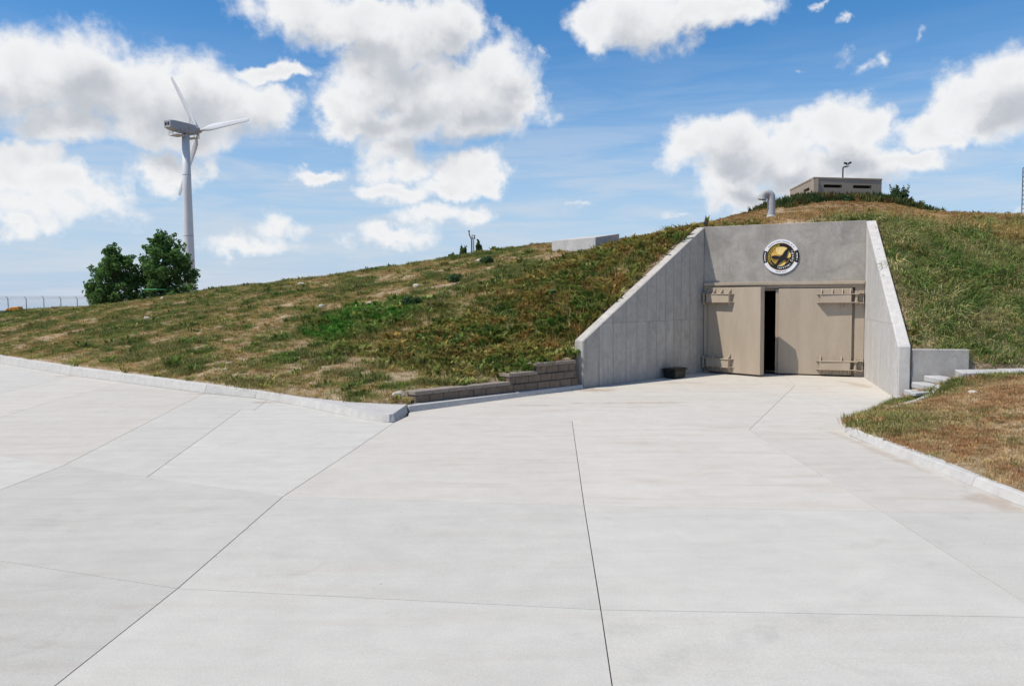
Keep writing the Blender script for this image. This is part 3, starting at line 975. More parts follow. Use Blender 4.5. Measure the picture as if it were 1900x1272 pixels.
# ------------------------------------------------------------------ round sign on the header wall
def disc(r_, y0, y1, n=64, a0=0, a1=360, rin=0.0):
    mb = MB()
    k = max(3, int(n * (a1 - a0) / 360))
    if a1 - a0 >= 360 and rin == 0:
        return mb.prism([(r_ * math.cos(2 * math.pi * i / n), r_ * math.sin(2 * math.pi * i / n)) for i in range(n)], y0, y1, 'y')
    A = [R(a0 + (a1 - a0) * i / k) for i in range(k + 1)]
    for i in range(k):
        mb.prism([(rin * math.cos(A[i]), rin * math.sin(A[i])), (r_ * math.cos(A[i]), r_ * math.sin(A[i])), (r_ * math.cos(A[i + 1]), r_ * math.sin(A[i + 1])), (rin * math.cos(A[i + 1]), rin * math.sin(A[i + 1]))], y0, y1, 'y')
    return mb


M['sign_black'] = pm('sign_black', (0.012, 0.012, 0.013), (0.016, 0.015, 0.014), 4, 0.35)
M['sign_white'] = pm('sign_white', (0.80, 0.81, 0.83), (0.77, 0.78, 0.80), 5, 0.35)
M['sign_text'] = pm('sign_text', (0.12, 0.12, 0.16), (0.10, 0.10, 0.13), 5, 0.5)
M['gold'] = pm('sign_gold', (0.70, 0.42, 0.07), (0.30, 0.14, 0.025), 7, 0.3, coords='obj', spec=0.5)
M['gold_pale'] = pm('sign_gold_pale', (0.85, 0.66, 0.26), (0.75, 0.5, 0.14), 9, 0.3, coords='obj')
M['straw_gold'] = pm('sign_wheat', (0.62, 0.48, 0.06), (0.48, 0.34, 0.04), 16, 0.4, coords='obj')
SG = PL + PX * 2.146 + Vector((0, 0, 3.364)) + PN * .004
sign = empty('round_sign', SG, PANG)
tag(sign, 'round emblem sign with black eagle over golden globe on the concrete header', 'sign')
disc(.485, -.025, 0).build('backing', M['sign_white'], sign)
for a0, a1 in ((158, 202), (-22, 22)):
    disc(.488, -.029, -.0005, 64, a0, a1, .385).build('side_band', M['sign_black'], sign)
disc(.392, -.028, -.02, 64, 0, 360, .375).build('rim', M['gold'], sign)
disc(.378, -.031, -.02).build('field', M['sign_black'], sign)
# globe: a shallow gilt dome left of centre
gl = MB()
n, rg = 40, .262
ringz = [(0, .030), (.35, .029), (.65, .024), (.88, .014), (1.0, .002)]
V = [(.0, -.031 - .03, 0)]
for k_, h_ in ringz[1:]:
    V += [(rg * k_ * math.cos(2 * math.pi * i / n), -.031 - h_, rg * k_ * math.sin(2 * math.pi * i / n)) for i in range(n)]
Fc = [(0, 1 + (i + 1) % n, 1 + i) for i in range(n)]
for q in range(3):
    for i in range(n):
        Fc.append((1 + q * n + i, 1 + q * n + (i + 1) % n, 1 + (q + 1) * n + (i + 1) % n, 1 + (q + 1) * n + i))
gl.add(V, Fc).build('globe', M['gold'], sign, smooth=True, loc=(-.005, 0, .015))


def blob2d(poly, y0, y1, name, mat, **kw):
    me = bpy.data.meshes.new(name)
    bm = bmesh.new()
    vv = [bm.verts.new((x, y0, z)) for x, z in poly]
    fc = bm.faces.new(vv)
    r_ = bmesh.ops.extrude_face_region(bm, geom=[fc])
    for e in r_['geom']:
        if isinstance(e, bmesh.types.BMVert):
            e.co.y = y1
    bmesh.ops.triangulate(bm, faces=[f for f in bm.faces if len(f.verts) > 4])
    bmesh.ops.recalc_face_normals(bm, faces=bm.faces)
    bm.to_mesh(me)
    bm.free()
    return link(name, me, mat, sign, **kw)


def spx(x, y):      # emblem drawing grid -> metres
    return ((x - 826) / 918 * .97, -(y - 630) / 918 * .97)


blob2d([spx(*p) for p in ((705, 395), (780, 372), (900, 372), (985, 405), (960, 460), (900, 520), (860, 590), (800, 590), (735, 555), (695, 490))], -.065, -.058, 'continent', M['gold_pale'])
blob2d([spx(*p) for p in ((735, 880), (790, 845), (880, 800), (955, 790), (930, 845), (860, 885), (790, 895))], -.052, -.045, 'continent', M['gold_pale'])
blob2d([spx(*p) for p in ((1010, 520), (1035, 490), (1075, 560), (1085, 640), (1010, 670), (960, 660), (990, 600))], -.052, -.045, 'continent', M['gold_pale'])
eagle = [(1050, 415), (1085, 425), (1075, 450), (1035, 470), (1010, 510), (1000, 560), (975, 620), (950, 655), (985, 675), (1035, 690), (1040, 715), (1015, 750), (985, 770), (955, 745), (925, 715), (890, 735), (850, 780), (800, 810), (755, 845), (720, 865), (700, 870), (715, 815), (735, 765), (765, 725), (800, 680), (755, 690), (700, 700), (640, 690), (600, 675), (585, 640), (600, 610), (660, 600), (720, 600), (765, 620), (800, 635), (840, 610), (880, 575), (905, 515), (945, 460), (1000, 425)]
blob2d([spx(*p) for p in eagle], -.075, -.064, 'eagle', M['sign_black'])
for i in range(13):
    a = R(100 + i * 8.2)
    for s_ in (-1, 1):
        rr = .318 + s_ * .018
        c = Vector((rr * math.cos(a), rr * math.sin(a)))
        t = Vector((math.sin(a), -math.cos(a)))
        t = (t + Vector((math.cos(a), math.sin(a))) * .55 * s_).normalized()
        nn_ = Vector((-t.y, t.x))
        blob2d([tuple(c - t * .032), tuple(c + nn_ * .011), tuple(c + t * .034), tuple(c - nn_ * .011)], -.036, -.030, 'wheat_grain', M['straw_gold'])
for i, (a0_, L_) in enumerate(((203, .12), (213, .14), (224, .12))):
    a = R(a0_)
    c = Vector((.315 * math.cos(a), .315 * math.sin(a)))
    t = Vector((.9, -.42 - .15 * i)).normalized()
    nn_ = Vector((-t.y, t.x)) * .007
    blob2d([tuple(c - t * L_ * .5 - nn_), tuple(c + t * L_ * .5), tuple(c - t * L_ * .5 + nn_)], -.036, -.030, 'wheat_stalk', M['straw_gold'])


def arc_text(txt, rad, a_start, a_end, size, mat, y, outward=True, name='lettering'):
    """letters set one by one around the rim"""
    meshes = []
    n_ = len(txt)
    bmj = bmesh.new()
    for i, ch in enumerate(txt):
        if ch == ' ':
            continue
        cu = bpy.data.curves.new('t', 'FONT')
        cu.body = ch
        cu.size = size
        cu.align_x = 'CENTER'
        cu.align_y = 'CENTER'
        cu.extrude = .0015
        cu.offset = size * .02
        ob = bpy.data.objects.new('t', cu)
        me = bpy.data.meshes.new_from_object(ob)
        a = R(a_start + (a_end - a_start) * (i + .5) / n_)
        rz = a - math.pi / 2 if outward else a + math.pi / 2
        mt = Matrix.Translation((rad * math.cos(a), y, rad * math.sin(a))) @ Matrix.Rotation(-rz, 4, 'Y') @ Matrix.Rotation(math.pi / 2, 4, 'X')
        me.transform(mt)
        bmj.from_mesh(me)
        bpy.data.objects.remove(ob)
        bpy.data.curves.remove(cu)
        bpy.data.meshes.remove(me)
    me = bpy.data.meshes.new(name)
    bmj.to_mesh(me)
    bmj.free()
    return tag(link(name, me, mat, sign), kind='stuff')


arc_text('Survival', .318, -108, -36, .088, M['sign_white'], -.036, False)
arc_text('Condo', .318, -28, 32, .088, M['sign_white'], -.036, False)


def strokes(rad, a0, a1, n_, h_, mat, y):
    """lettering too small to read: short upright marks along the rim"""
    mb = MB()
    rr = random.Random(int(a0 * 10) + 999)
    for i in range(n_):
        if rr.random() < .14:
            continue
        a = R(a0 + (a1 - a0) * (i + .5) / n_)
        c = Vector((rad * math.cos(a), rad * math.sin(a)))
        t = Vector((-math.sin(a), math.cos(a))) * (abs(a1 - a0) / n_ * math.pi / 180 * rad * .33)
        o_ = Vector((math.cos(a), math.sin(a))) * h_ * rr.uniform(.35, .5)
        mb.prism([tuple(c - t - o_), tuple(c + t - o_), tuple(c + t + o_), tuple(c - t + o_)], y, y + .003, 'y')
    return tag(mb.build('small_lettering', mat, sign), kind='stuff')


strokes(.432, 145, 35, 44, .022, M['sign_text'], -.028)
strokes(.432, -112, -68, 15, .022, M['sign_text'], -.028)
strokes(.437, 163, 197, 9, .035, M['sign_white'], -.032)
strokes(.437, 13, -15, 8, .035, M['sign_white'], -.032)

# small floodlight on the left end of the header
fl = empty('flood_light', PL + PX * .02 - PN * .10 + Vector((0, 0, 4.298)), PANG)
tag(fl, 'small black floodlight on top corner of the left wing wall', 'light')
MB().box(-.04, .04, -.03, .03, 0, .015).tube([(0, 0, .015), (0, 0, .06)], .012, 8).build('bracket', M['black'], fl)
MB().add([(-.06, -.07, .05), (.06, -.07, .05), (.06, -.07, .15), (-.06, -.07, .15), (-.045, .04, .065), (.045, .04, .065), (.045, .04, .135), (-.045, .04, .135)], [(0, 1, 2, 3), (4, 7, 6, 5), (0, 4, 5, 1), (1, 5, 6, 2), (2, 6, 7, 3), (3, 7, 4, 0)]).build('lamp_head', M['black'], fl, bevel=.006)

# ------------------------------------------------------------------ storage tote against the left wing
tote = empty('storage_tote', (4.50, 21.55, 0), math.atan2(-LWn.y, -LWn.x))
tag(tote, 'dark green plastic storage tote with lid standing against left wing wall', 'tote')
body = MB().add([(-.27, -.17, .0), (.27, -.17, 0), (.27, .17, 0), (-.27, .17, 0), (-.31, -.20, .24), (.31, -.20, .24), (.31, .20, .24), (-.31, .20, .24)], [(0, 3, 2, 1), (4, 5, 6, 7), (0, 1, 5, 4), (1, 2, 6, 5), (2, 3, 7, 6), (3, 0, 4, 7)])
tb = body.build('body', M['tote'], tote, bevel=.025, seg=2)
for i in range(5):
    x = -.2 + i * .1
    MB().add([(x - .012, -.175, .03), (x + .012, -.175, .03), (x + .012, -.207, .22), (x - .012, -.207, .22), (x - .012, -.16, .03), (x + .012, -.16, .03), (x + .012, -.19, .22), (x - .012, -.19, .22)], [(0, 1, 2, 3), (0, 4, 5, 1), (1, 5, 6, 2), (2, 6, 7, 3), (3, 7, 4, 0), (4, 7, 6, 5)]).build('rib', M['tote'], tb)
ld = MB().box(-.335, .335, -.225, .225, .235, .265).box(-.29, .29, -.18, .18, .265, .285).build('lid', M['tote'], tote, bevel=.01)
for s_ in (-1, 1):
    MB().box(s_ * .33 - .018, s_ * .33 + .018, -.05, .05, .19, .27).build('latch', M['steel'] if s_ > 0 else M['tote'], tote, bevel=.004)

# ------------------------------------------------------------------ block retaining wall
bw0, bw1 = Vector((-1.95, 15.62, 0)), Vector((1.60, 18.98, 0))
bwd = (bw1 - bw0).normalized()
bwl = (bw1 - bw0).length
rwall = empty('retaining_wall', bw0, math.atan2(bwd.y, bwd.x))
tag(rwall, 'low stepped retaining wall of brown concrete blocks beside left wing wall', 'retaining wall')
BLK = {}


def block_mesh(L, h, d, nm, mt, bev):
    key = (round(L, 3), nm)
    if key not in BLK:
        BLK[key] = MB().box(.004, L - .004, 0, d, .002, h - .002).mesh(nm, bevel=bev)
        BLK[key].materials.append(M[mt])
    return BLK[key]


ch, cap_h = .175, .085
zb = .105
tiers = [(0, 0.0), (1, 2.62), (2, 3.52)]     # course, where it starts
for c_, s0 in tiers:
    xs_ = s0
    i = 0
    if c_ % 2:
        seq = [.2]
    else:
        seq = [.36]
    while xs_ < bwl - .02:
        L = seq[0] if i == 0 else (.40, .36, .42)[(i + c_) % 3]
        L = min(L, bwl - xs_)
        if L > .05:
            o = link('block', block_mesh(L, ch, .24, 'block', 'block', .012), None, rwall, (xs_, .035 * c_ + random.uniform(-.004, .004), zb + ch * c_))
            o.rotation_euler = (0, 0, random.uniform(-.008, .008))
        xs_ += L
        i += 1
for (c_, s0), s1 in zip(tiers, (2.62, 3.52, bwl)):
    xs_ = s0 - .02
    i = 0
    while xs_ < s1 - .02:
        L = min((.46, .40, .5)[(i + c_) % 3], s1 - xs_)
        if s1 - xs_ - L < .12:
            L = s1 - xs_
        link('cap_block', block_mesh(L, cap_h, .34, 'cap_block', 'cap', .008), None, rwall, (xs_, .035 * c_ - .02 + random.uniform(-.004, .004), zb + ch * (c_ + 1)))
        xs_ += L
        i += 1
dp = empty('drain_pipe', bw0 + bwd * -.09 + Vector((-.07, .08, .105)), math.atan2(bwd.y, bwd.x))
tag(dp, 'black plastic drain pipe end poking out under the block wall', 'pipe')
pp = MB()
nseg = 18
V = []
for x in (-.02, .5):
    for r_ in (.055, .046):
        V += [(x, r_ * math.cos(2 * math.pi * i / nseg), .055 + r_ * math.sin(2 * math.pi * i / nseg)) for i in range(nseg)]
Fc = []
for i in range(nseg):
    j = (i + 1) % nseg
    Fc += [(i, j, nseg + j, nseg + i), (i, 2 * nseg + i, 2 * nseg + j, j), (nseg + i, nseg + j, 3 * nseg + j, 3 * nseg + i), (2 * nseg + i, 3 * nseg + i, 3 * nseg + j, 2 * nseg + j)]
pp.add(V, Fc).build('pipe_wall', M['black'], dp, smooth=True)


# ------------------------------------------------------------------ right side: low wall, steps, landing, edging
lwall = MB().prism([(8.53, 16.66), (9.62, 16.38), (9.64, 16.52), (8.56, 16.80)], -.1, 1.09).build('low_wall', M['low_wall'], bevel=.02)
tag(lwall, 'short smooth concrete side wall beyond the right wing wall', 'wall')
stp = empty('garden_steps', (8.2, 16.0, 0))
tag(stp, 'short flight of pale concrete steps climbing beside the low side wall', 'steps')
for i, (xl, z) in enumerate(((7.98, .13), (8.20, .265), (8.47, .40), (8.74, .535))):
    y1 = 16.62 - .28 * (xl - 8.53) + (-.10 if xl < 8.5 else 0) - .02
    if xl < 8.3:
        y1 = 16.30
    MB().box(xl - 8.2, xl + .34 - 8.2, -.30, y1 - 16.0, z - .13 - (.1 if i == 0 else 0), z).build('step', M['pale_conc'], stp, bevel=.02)
land = empty('landing_path', (9.0, 15.9, 0))
tag(land, kind='structure')
xa = 9.02
for i, L in enumerate((1.2, 1.2, 1.2, 1.5, 1.5, 3, 3)):
    y1 = .50 if i else .47
    MB().prism([(xa - 9.0 + .004, -.32 + i * .02), (xa + L - 9.0 - .004, -.30 + i * .02), (xa + L - 9.0 - .004, y1 + i * .03 + .03), (xa - 9.0 + .004 + (.28 if i == 0 else 0), y1 + i * .03)], .45, .672 + i * .012).build('slab', M['pale_conc'], land, bevel=.012)
    xa += L
edg = empty('concrete_edging', (7.4, 14.6, 0))
tag(edg, 'narrow concrete edging half buried in the grass verge before the steps', 'edging')
ep = [(6.42, 13.86), (7.1, 14.42), (7.78, 14.97), (8.2, 15.3), (8.58, 15.62)]
for a, b in zip(ep, ep[1:]):
    t = Vector((b[0] - a[0], b[1] - a[1])).normalized()
    nn_ = Vector((-t.y, t.x)) * .05
    za, zb_ = bz1(*a) + .06, bz1(*b) + .06
    q = [(a[0] - 7.4, a[1] - 14.6), (b[0] - 7.4, b[1] - 14.6)]
    V = []
    for (x, y), z in zip(q, (za, zb_)):
        V += [(x - nn_.x, y - nn_.y, z - .3), (x + nn_.x, y + nn_.y, z - .3), (x + nn_.x, y + nn_.y, z), (x - nn_.x, y - nn_.y, z)]
    MB().add(V, [(0, 1, 2, 3), (4, 7, 6, 5), (0, 4, 5, 1), (1, 5, 6, 2), (2, 6, 7, 3), (3, 7, 4, 0)]).build('edging_stone', M['pale_conc'], edg, bevel=.008)
z_ = bz1(8.2, 15.36) + .0
fs = MB().prism([(7.86, 15.16), (8.46, 15.50), (8.30, 15.60), (7.84, 15.34)], z_ + .05, z_ + .11).build('flat_stone', M['pale_conc'], bevel=.01)
tag(fs, 'flat pale concrete slab lying against the edging by the steps', 'stone')


# ------------------------------------------------------------------ hill-top bunker, vent pipe, cameras, vent block
bk = empty('lookout_bunker', (14.58, 38.0, 6.4))
tag(bk, 'squat tan lookout bunker with dark slit windows on top of hill', 'bunker')
BK = [(0, 0), (3.6, .7), (3.95, 4.9), (.35, 4.2)]


def bwall(a, b, slits, nm):
    """wall with slit openings between two plan points"""
    a, b = Vector(a), Vector(b)
    L = (b - a).length
    t = (b - a).normalized()
    inn = Vector((-t.y, t.x))
    th = .22
    mb = MB()
    z0, z1 = 0.0, 1.50
    xs_ = [0.0]
    for s0, s1, _, _ in slits:
        xs_ += [s0, s1]
    xs_.append(L)

    def piece(s0, s1, za, zb2):
        P = [a + t * s0, a + t * s1, a + t * s1 + inn * th, a + t * s0 + inn * th]
        mb.prism([tuple(p) for p in P], za, zb2)
    for i in range(len(xs_) - 1):
        if i % 2 == 0:
            piece(xs_[i], xs_[i + 1], z0, z1)
        else:
            za, zb2 = slits[i // 2][2:]
            piece(xs_[i], xs_[i + 1], z0, za)
            piece(xs_[i], xs_[i + 1], zb2, z1)
    return mb.build(nm, M['bunker'], bk)


bwall((0.004, 0), (3.6, .7), [(.52, 1.52, 1.09, 1.24), (2.10, 3.12, 1.09, 1.24)], 'wall')
bwall((.35, 4.2), (0, 0.002), [(.7, 1.7, 1.05, 1.2), (2.5, 3.5, 1.05, 1.2)], 'wall')
bwall((3.6, .704), (3.95, 4.9), [(1.5, 2.5, 1.0, 1.13)], 'wall')
bwall((3.95, 4.896), (.354, 4.2), [(1.3, 2.3, 1.0, 1.13)], 'wall')
MB().prism([(-.02, -.02), (3.62, .68), (3.97, 4.92), (.33, 4.22)], 1.502, 1.585).build('roof', M['bunker'], bk, bevel=.01)
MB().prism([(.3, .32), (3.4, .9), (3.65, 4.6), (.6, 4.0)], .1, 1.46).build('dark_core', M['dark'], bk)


def cctv(loc, lab, h, kind):
    o = empty('camera_post', loc)
    tag(o, lab, 'camera post', 'surveillance cameras on the hill')
    if kind == 0:
        MB().tube([(0, 0, -.3), (0, 0, h - .06), (.02, 0, h - .02), (.07, 0, h), (.22, 0, h + .01)], .035, 8).build('pole', M['black'], o, smooth=True)
        MB().box(.13, .31, -.05, .05, h + .012, h + .04).build('bracket', M['steel'], o)
        MB().tube([(.22, 0, h + .04), (.22, 0, h + .12)], .05, 10).build('dome_mount', M['steel'], o)
        for s_, z in ((-1, .02), (1, .05)):
            MB().tube([(.22 + s_ * .03, 0, h + .15), (.22 + s_ * .17, -.03, h + .17 + z)], .05, 10).build('camera', M['black'], o)
    elif kind == 1:
        MB().tube([(0, 0, -.3), (0, 0, h * .62), (-.03, 0, h * .72), (-.10, 0, h * .82), (-.12, 0, h * .93)], .026, 8).build('pole', M['black'], o, smooth=True)
        MB().tube([(-.12, 0, h * .91), (-.12, 0, h * .95)], .055, 12).build('collar', M['white'], o)
        MB().tube([(-.12, 0, h * .955), (-.12, 0, h * .985), (-.12, 0, h * 1.01)], [.055, .05, .025], 12).build('camera', M['black'], o, smooth=True)
    else:
        MB().box(-.04, .04, -.04, .04, -.3, h * .86).build('pole', M['steel'], o)
        MB().box(-.075, -.045, -.05, .05, h * .80, h).box(.045, .09, -.05, .05, h * .80, h * .98).build('bracket', M['black'], o)
        MB().box(-.045, .045, -.06, .06, h * .93, h * 1.0).build('camera', M['white'], o)
    return o


cctv((16.35, 38.9, 7.98), 'dark twin camera on bent pole on the bunker roof', .62, 0)
cctv((-1.95, 38.4, hz1(-1.95, 38.4) - .02), 'thin dark gooseneck pole with dome camera on hill crest', 1.22, 1)
cctv((-1.86, 38.4, hz1(-1.86, 38.4) - .02), 'pale square camera post on hill crest beside gooseneck pole', 1.0, 2)

vx, vy = 8.98, 27.2
vp = empty('vent_pipe', (vx, vy, hz1(vx, vy) - .05))
tag(vp, 'pale grey gooseneck vent pipe rising from the hill behind the header', 'vent pipe')
pts_ = [(0, 0, .0), (0, 0, .78)]
for i in range(1, 10):
    a = math.pi * i / 9 * .94
    pts_.append((-.155 + .155 * math.cos(a), 0, .80 + .16 * math.sin(a)))
MB().tube(pts_, [.135] * 2 + [.135] * 9, 18, caps=False).build('pipe', M['steel'], vp, smooth=True)
MB().tube([(0, 0, -.1), (0, 0, .07), (0, 0, .20)], [.26, .20, .14], 18).build('collar', M['steel'], vp, smooth=True)
e = Vector(pts_[-1])
MB().tube([tuple(e + Vector((.01, 0, .02))), tuple(e + Vector((-.015, 0, -.10)))], .152, 18, caps=False).build('mouth', M['steel'], vp, smooth=True)
MB().tube([tuple(e + Vector((.005, 0, .0))), tuple(e + Vector((.0, 0, -.02)))], .13, 18).build('mouth_mesh', M['dark'], vp)

vb = empty('vent_block', (3.32, 31.0, 3.62))
tag(vb, 'pale rectangular concrete block sunk in the hillside slope', 'concrete block')
A_, B_, E_ = Vector((0, 0)), Vector((-1.62, 2.05)), Vector((1.35, 3.0))
q4 = [A_, E_, B_ + E_, B_]
MB().add([(q.x, q.y, -.4) for q in q4] + [(q.x, q.y, h_) for q, h_ in zip(q4, (1.0, 1.38, 1.40, 1.02))], [(0, 3, 2, 1), (4, 5, 6, 7), (0, 1, 5, 4), (1, 2, 6, 5), (2, 3, 7, 6), (3, 0, 4, 7)]).build('block_body', M['pale_conc'], vb, bevel=.012)
bm_top = MB()
vb.children[0].data.name = 'vent_block'


# ------------------------------------------------------------------ wind turbine
TX, TY = -34.9, 85.0
tz0 = hz1(TX, TY)
wt = empty('wind_turbine', (TX, TY, tz0))
tag(wt, 'white three-bladed wind turbine on tall tapering tower behind the trees', 'wind turbine')
HT = 20.05 - tz0                  # tower top above its foot
prof = [(0, .62), (HT * .35, .56), (HT * .7, .46), (HT, .38)]
tw = MB().tube([(0, 0, z) for z, _ in prof], [r_ for _, r_ in prof], 28).build('tower', M['tower_white'], wt, smooth=True)
for z in (HT * .45, HT * .78):
    r_ = np.interp(z, [p[0] for p in prof], [p[1] for p in prof]) + .012
    MB().tube([(0, 0, z), (0, 0, z + .06)], r_, 28).build('flange', M['nacelle'], tw)
al = R(40)
vd = Vector((TX, TY, 0)).normalized()
rd = Vector((vd.y, -vd.x, 0))
ax = (rd * math.cos(al) + vd * math.sin(al)).normalized()
yaw = math.atan2(ax.y, ax.x)
na = MB()
L0, L1 = -2.3, 1.0
sec = lambda x, w, z0, z1, ch_: [(x, -w, z0 + ch_), (x, -w + ch_, z0), (x, w - ch_, z0), (x, w, z0 + ch_), (x, w, z1 - ch_), (x, w - ch_, z1), (x, -w + ch_, z1), (x, -w, z1 - ch_)]
S_ = [sec(L0, .50, .34, 1.06, .06), sec(-1.85, .56, .22, 1.12, .06), sec(.2, .58, .06, 1.14, .07), sec(L1, .52, .10, 1.08, .08)]
V = sum(S_, [])
Fc = [tuple(range(8)), tuple(range(24, 32))[::-1]]
for i in range(3):
    for j in range(8):
        k = (j + 1) % 8
        Fc.append((i * 8 + j, (i + 1) * 8 + j, (i + 1) * 8 + k, i * 8 + k))
nac = na.add(V, Fc).build('nacelle', M['nacelle'], wt, loc=(0, 0, HT), rot=(0, 0, yaw))
for s_ in (-1, 1):
    MB().box(L0 - .02, L0 + .02, s_ * .2 - .14, s_ * .2 + .14, .55, .88).build('vent', M['black'], nac)
# service platform below the nacelle
pl = MB().box(-1.5, -.45, -.75, .75, -.32, -.28).box(.45, 1.2, -.75, .75, -.32, -.28)
for x in (-1.5, -1.0, -.5, .5, 1.15):
    for y in (-.74, .74):
        pl.box(x - .02, x + .02, y - .02, y + .02, -.3, .35 if abs(x) < 1.2 else .2)
for z in (0.0, .2):
    for y in (-.74, .74):
        pl.box(-1.5, -.45, y - .015, y + .015, z, z + .03)
        pl.box(.45, 1.17, y - .015, y + .015, z, z + .03)
    pl.box(-1.515, -1.485, -.74, .74, z, z + .03)
pl.build('platform', M['steel'], nac)
MB().box(.0, .05, -.70, -.665, .1, 1.75).build('lightning_rod', M['steel'], nac)
hub = Vector((1.75, 0, .72))
MB().tube([(1.05, 0, .72), (1.35, 0, .72), (1.7, 0, .72), (2.0, 0, .72), (2.12, 0, .72)], [.30, .36, .36, .24, .05], 16).build('hub', M['nacelle'], wt, smooth=True, loc=(0, 0, HT), rot=(0, 0, yaw))
RB = 7.55
for ang in (-33, 87, 207):
    a = R(ang)
    # in the turbine frame (x axis along the shaft) the rotor plane is y-z; to the viewer's right is -y
    dr_ = Vector((0, -math.sin(a), math.cos(a)))
    tg = Vector((0, -math.cos(a), -math.sin(a)))
    V, Fc = [], []
    st = [(.25, .16, .16, 0), (.9, .17, .16, 0), (1.45, .36, .09, 24), (2.2, .38, .07, 20), (4.0, .32, .05, 14), (6.0, .25, .03, 10), (RB - .06, .20, .02, 8), (RB, .17, .012, 8)]
    nn_ = 10
    for rr, c_, th, tw_ in st:
        w = R(-tw_ * .5 - 3)
        cd = tg * math.cos(w) + Vector((1, 0, 0)) * math.sin(w)
        td = dr_.cross(cd)
        for j in range(nn_):
            p = 2 * math.pi * j / nn_
            V.append(tuple(hub + dr_ * rr + cd * (c_ * math.cos(p) - (c_ - .16) * .35) + td * (th * math.sin(p))))
    for i in range(len(st) - 1):
        for j in range(nn_):
            k = (j + 1) % nn_
            Fc.append((i * nn_ + j, i * nn_ + k, (i + 1) * nn_ + k, (i + 1) * nn_ + j))
    Fc += [tuple(range(nn_))[::-1], tuple(range(len(V) - nn_, len(V)))]
    MB().add(V, Fc).build('blade', M['tower_white'], wt, smooth=True, loc=(0, 0, HT), rot=(0, 0, yaw))


# ------------------------------------------------------------------ trees
def leaf_cloud(centres, n, size, rs, squash=.9):
    """leaf-sized folded cards gathered in clumps"""
    V, Fc = [], []
    r_ = np.random.default_rng(rs)
    cs = np.array([c[:3] for c in centres])
    rad = np.array([c[3] for c in centres])
    w = rad ** 2.2
    pick = r_.choice(len(cs), n, p=w / w.sum())
    d = r_.normal(size=(n, 3))
    d /= np.linalg.norm(d, axis=1)[:, None]
    q = cs[pick] + d * (rad[pick] * (.45 + .55 * r_.random(n) ** .5))[:, None] * np.array([1, 1, squash])
    for p, dn in zip(q, d):
        nrm = Vector(dn) * .7 + Vector(r_.normal(size=3)) * .6 + Vector((0, 0, .35))
        nrm.normalize()
        t = nrm.cross(Vector(r_.normal(size=3))).normalized()
        b = nrm.cross(t)
        s = size * r_.uniform(.6, 1.3)
        P = Vector(p)
        k = len(V)
        V += [tuple(P - t * s), tuple(P + b * s * .55 + nrm * s * .18), tuple(P + t * s), tuple(P - b * s * .55 + nrm * s * .18)]
        Fc += [(k, k + 1, k + 2), (k, k + 2, k + 3)]
    me = bpy.data.meshes.new('crown')
    me.from_pydata(V, [], Fc)
    return me


def tree(x, y, h, w, lab, seed, base=None, lean=0.0):
    r_ = random.Random(seed)
    z = (hz1(x, y) if base is None else base)
    o = empty('cottonwood_tree', (x, y, z))
    tag(o, lab, 'tree', 'trees at the foot of the turbine')
    tr = MB()
    tr.tube([(0, 0, -.2), (.05, 0, h * .2), (.02 + lean * .3, .05, h * .45), (lean * .7, 0, h * .75), (lean, 0, h * .95)], [.17, .14, .10, .055, .02], 8)
    cents = []
    env = lambda t: float(np.interp(t, [0, .12, .32, .55, .75, .9, 1], [.74, .95, 1, .88, .66, .42, .18]))
    for i in range(150):
        t = .03 + .95 * ((i + r_.random()) / 150) ** 1.12
        a = r_.uniform(0, 6.283)
        f_ = math.sqrt(r_.uniform(.06, 1.0)) * r_.uniform(.9, 1.08)
        rr_ = w * .5 * env(t) * f_
        c = (lean * t + rr_ * math.cos(a), rr_ * math.sin(a), h * t * .96)
        rad = (.50 - .22 * f_) * r_.uniform(.75, 1.25) * h / 5
        if t > .85:
            rad *= .7
        cents.append(c + (rad,))
        if f_ > .7:        # a twig of leaves standing out of the outline
            q = rad * 1.15
            cents.append((c[0] + q * math.cos(a) * .8, c[1] + q * math.sin(a) * .8, c[2] + q * r_.uniform(.1, .8), rad * .45))
        if i % 5 == 0:
            z0 = max(.15, h * t * .8 - rr_ * .5)
            tr.tube([(lean * t, 0, z0), (lean * t + c[0] * .4, c[1] * .4, z0 + (c[2] - z0) * .35), c], [.05, .03, .01], 5)
    for k in range(6):
        cents.append((lean + r_.uniform(-.28, .28), r_.uniform(-.2, .2), h * (.86 + .028 * k), .17 * h / 5))
    tr.build('trunk', M['bark'], o, smooth=True)
    link('crown', leaf_cloud(cents, 14500, .10 * h / 5, seed), M['leaves'], o)
    return o


tree(-29.9, 58.5, 5.9, 3.9, 'smaller left cottonwood tree with broad low crown below the turbine', 5, .55, lean=.25)
tree(-26.3, 60.0, 6.8, 4.5, 'taller right cottonwood tree in front of the turbine tower', 12, .75, lean=-.3)

# green vehicle canopy seen over the crest between the trees
gc = empty('utility_cart', (-25.0, 54.5, hz1(-25.0, 54.5)), R(-14))
gc.scale = (.8, .8, .8)
tag(gc, 'green roofed utility cart parked behind the crest under the trees', 'cart')
MB().box(-.95, .95, -.6, .6, 1.80, 1.90).build('canopy', M['green_paint'], gc, bevel=.04)
MB().box(-.96, -.70, -.61, .61, 1.85, 1.905).build('canopy_trim', M['white'], gc, bevel=.01)
for x in (-.8, .75):
    for y in (-.5, .5):
        MB().tube([(x, y, .6), (x, y, 1.8)], .025, 6).build('post', M['black'], gc)
MB().box(-1.1, 1.1, -.6, .6, .38, .75).build('body', M['green_paint'], gc, bevel=.06)
MB().box(-.3, .1, -.5, .5, .75, 1.2).build('seat', M['black'], gc, bevel=.05)
for x in (-.75, .75):
    for y in (-.6, .6):
        MB().tube([(x, y - .1, .28), (x, y + .1, .28)], .28, 16).build('wheel', M['black'], gc)

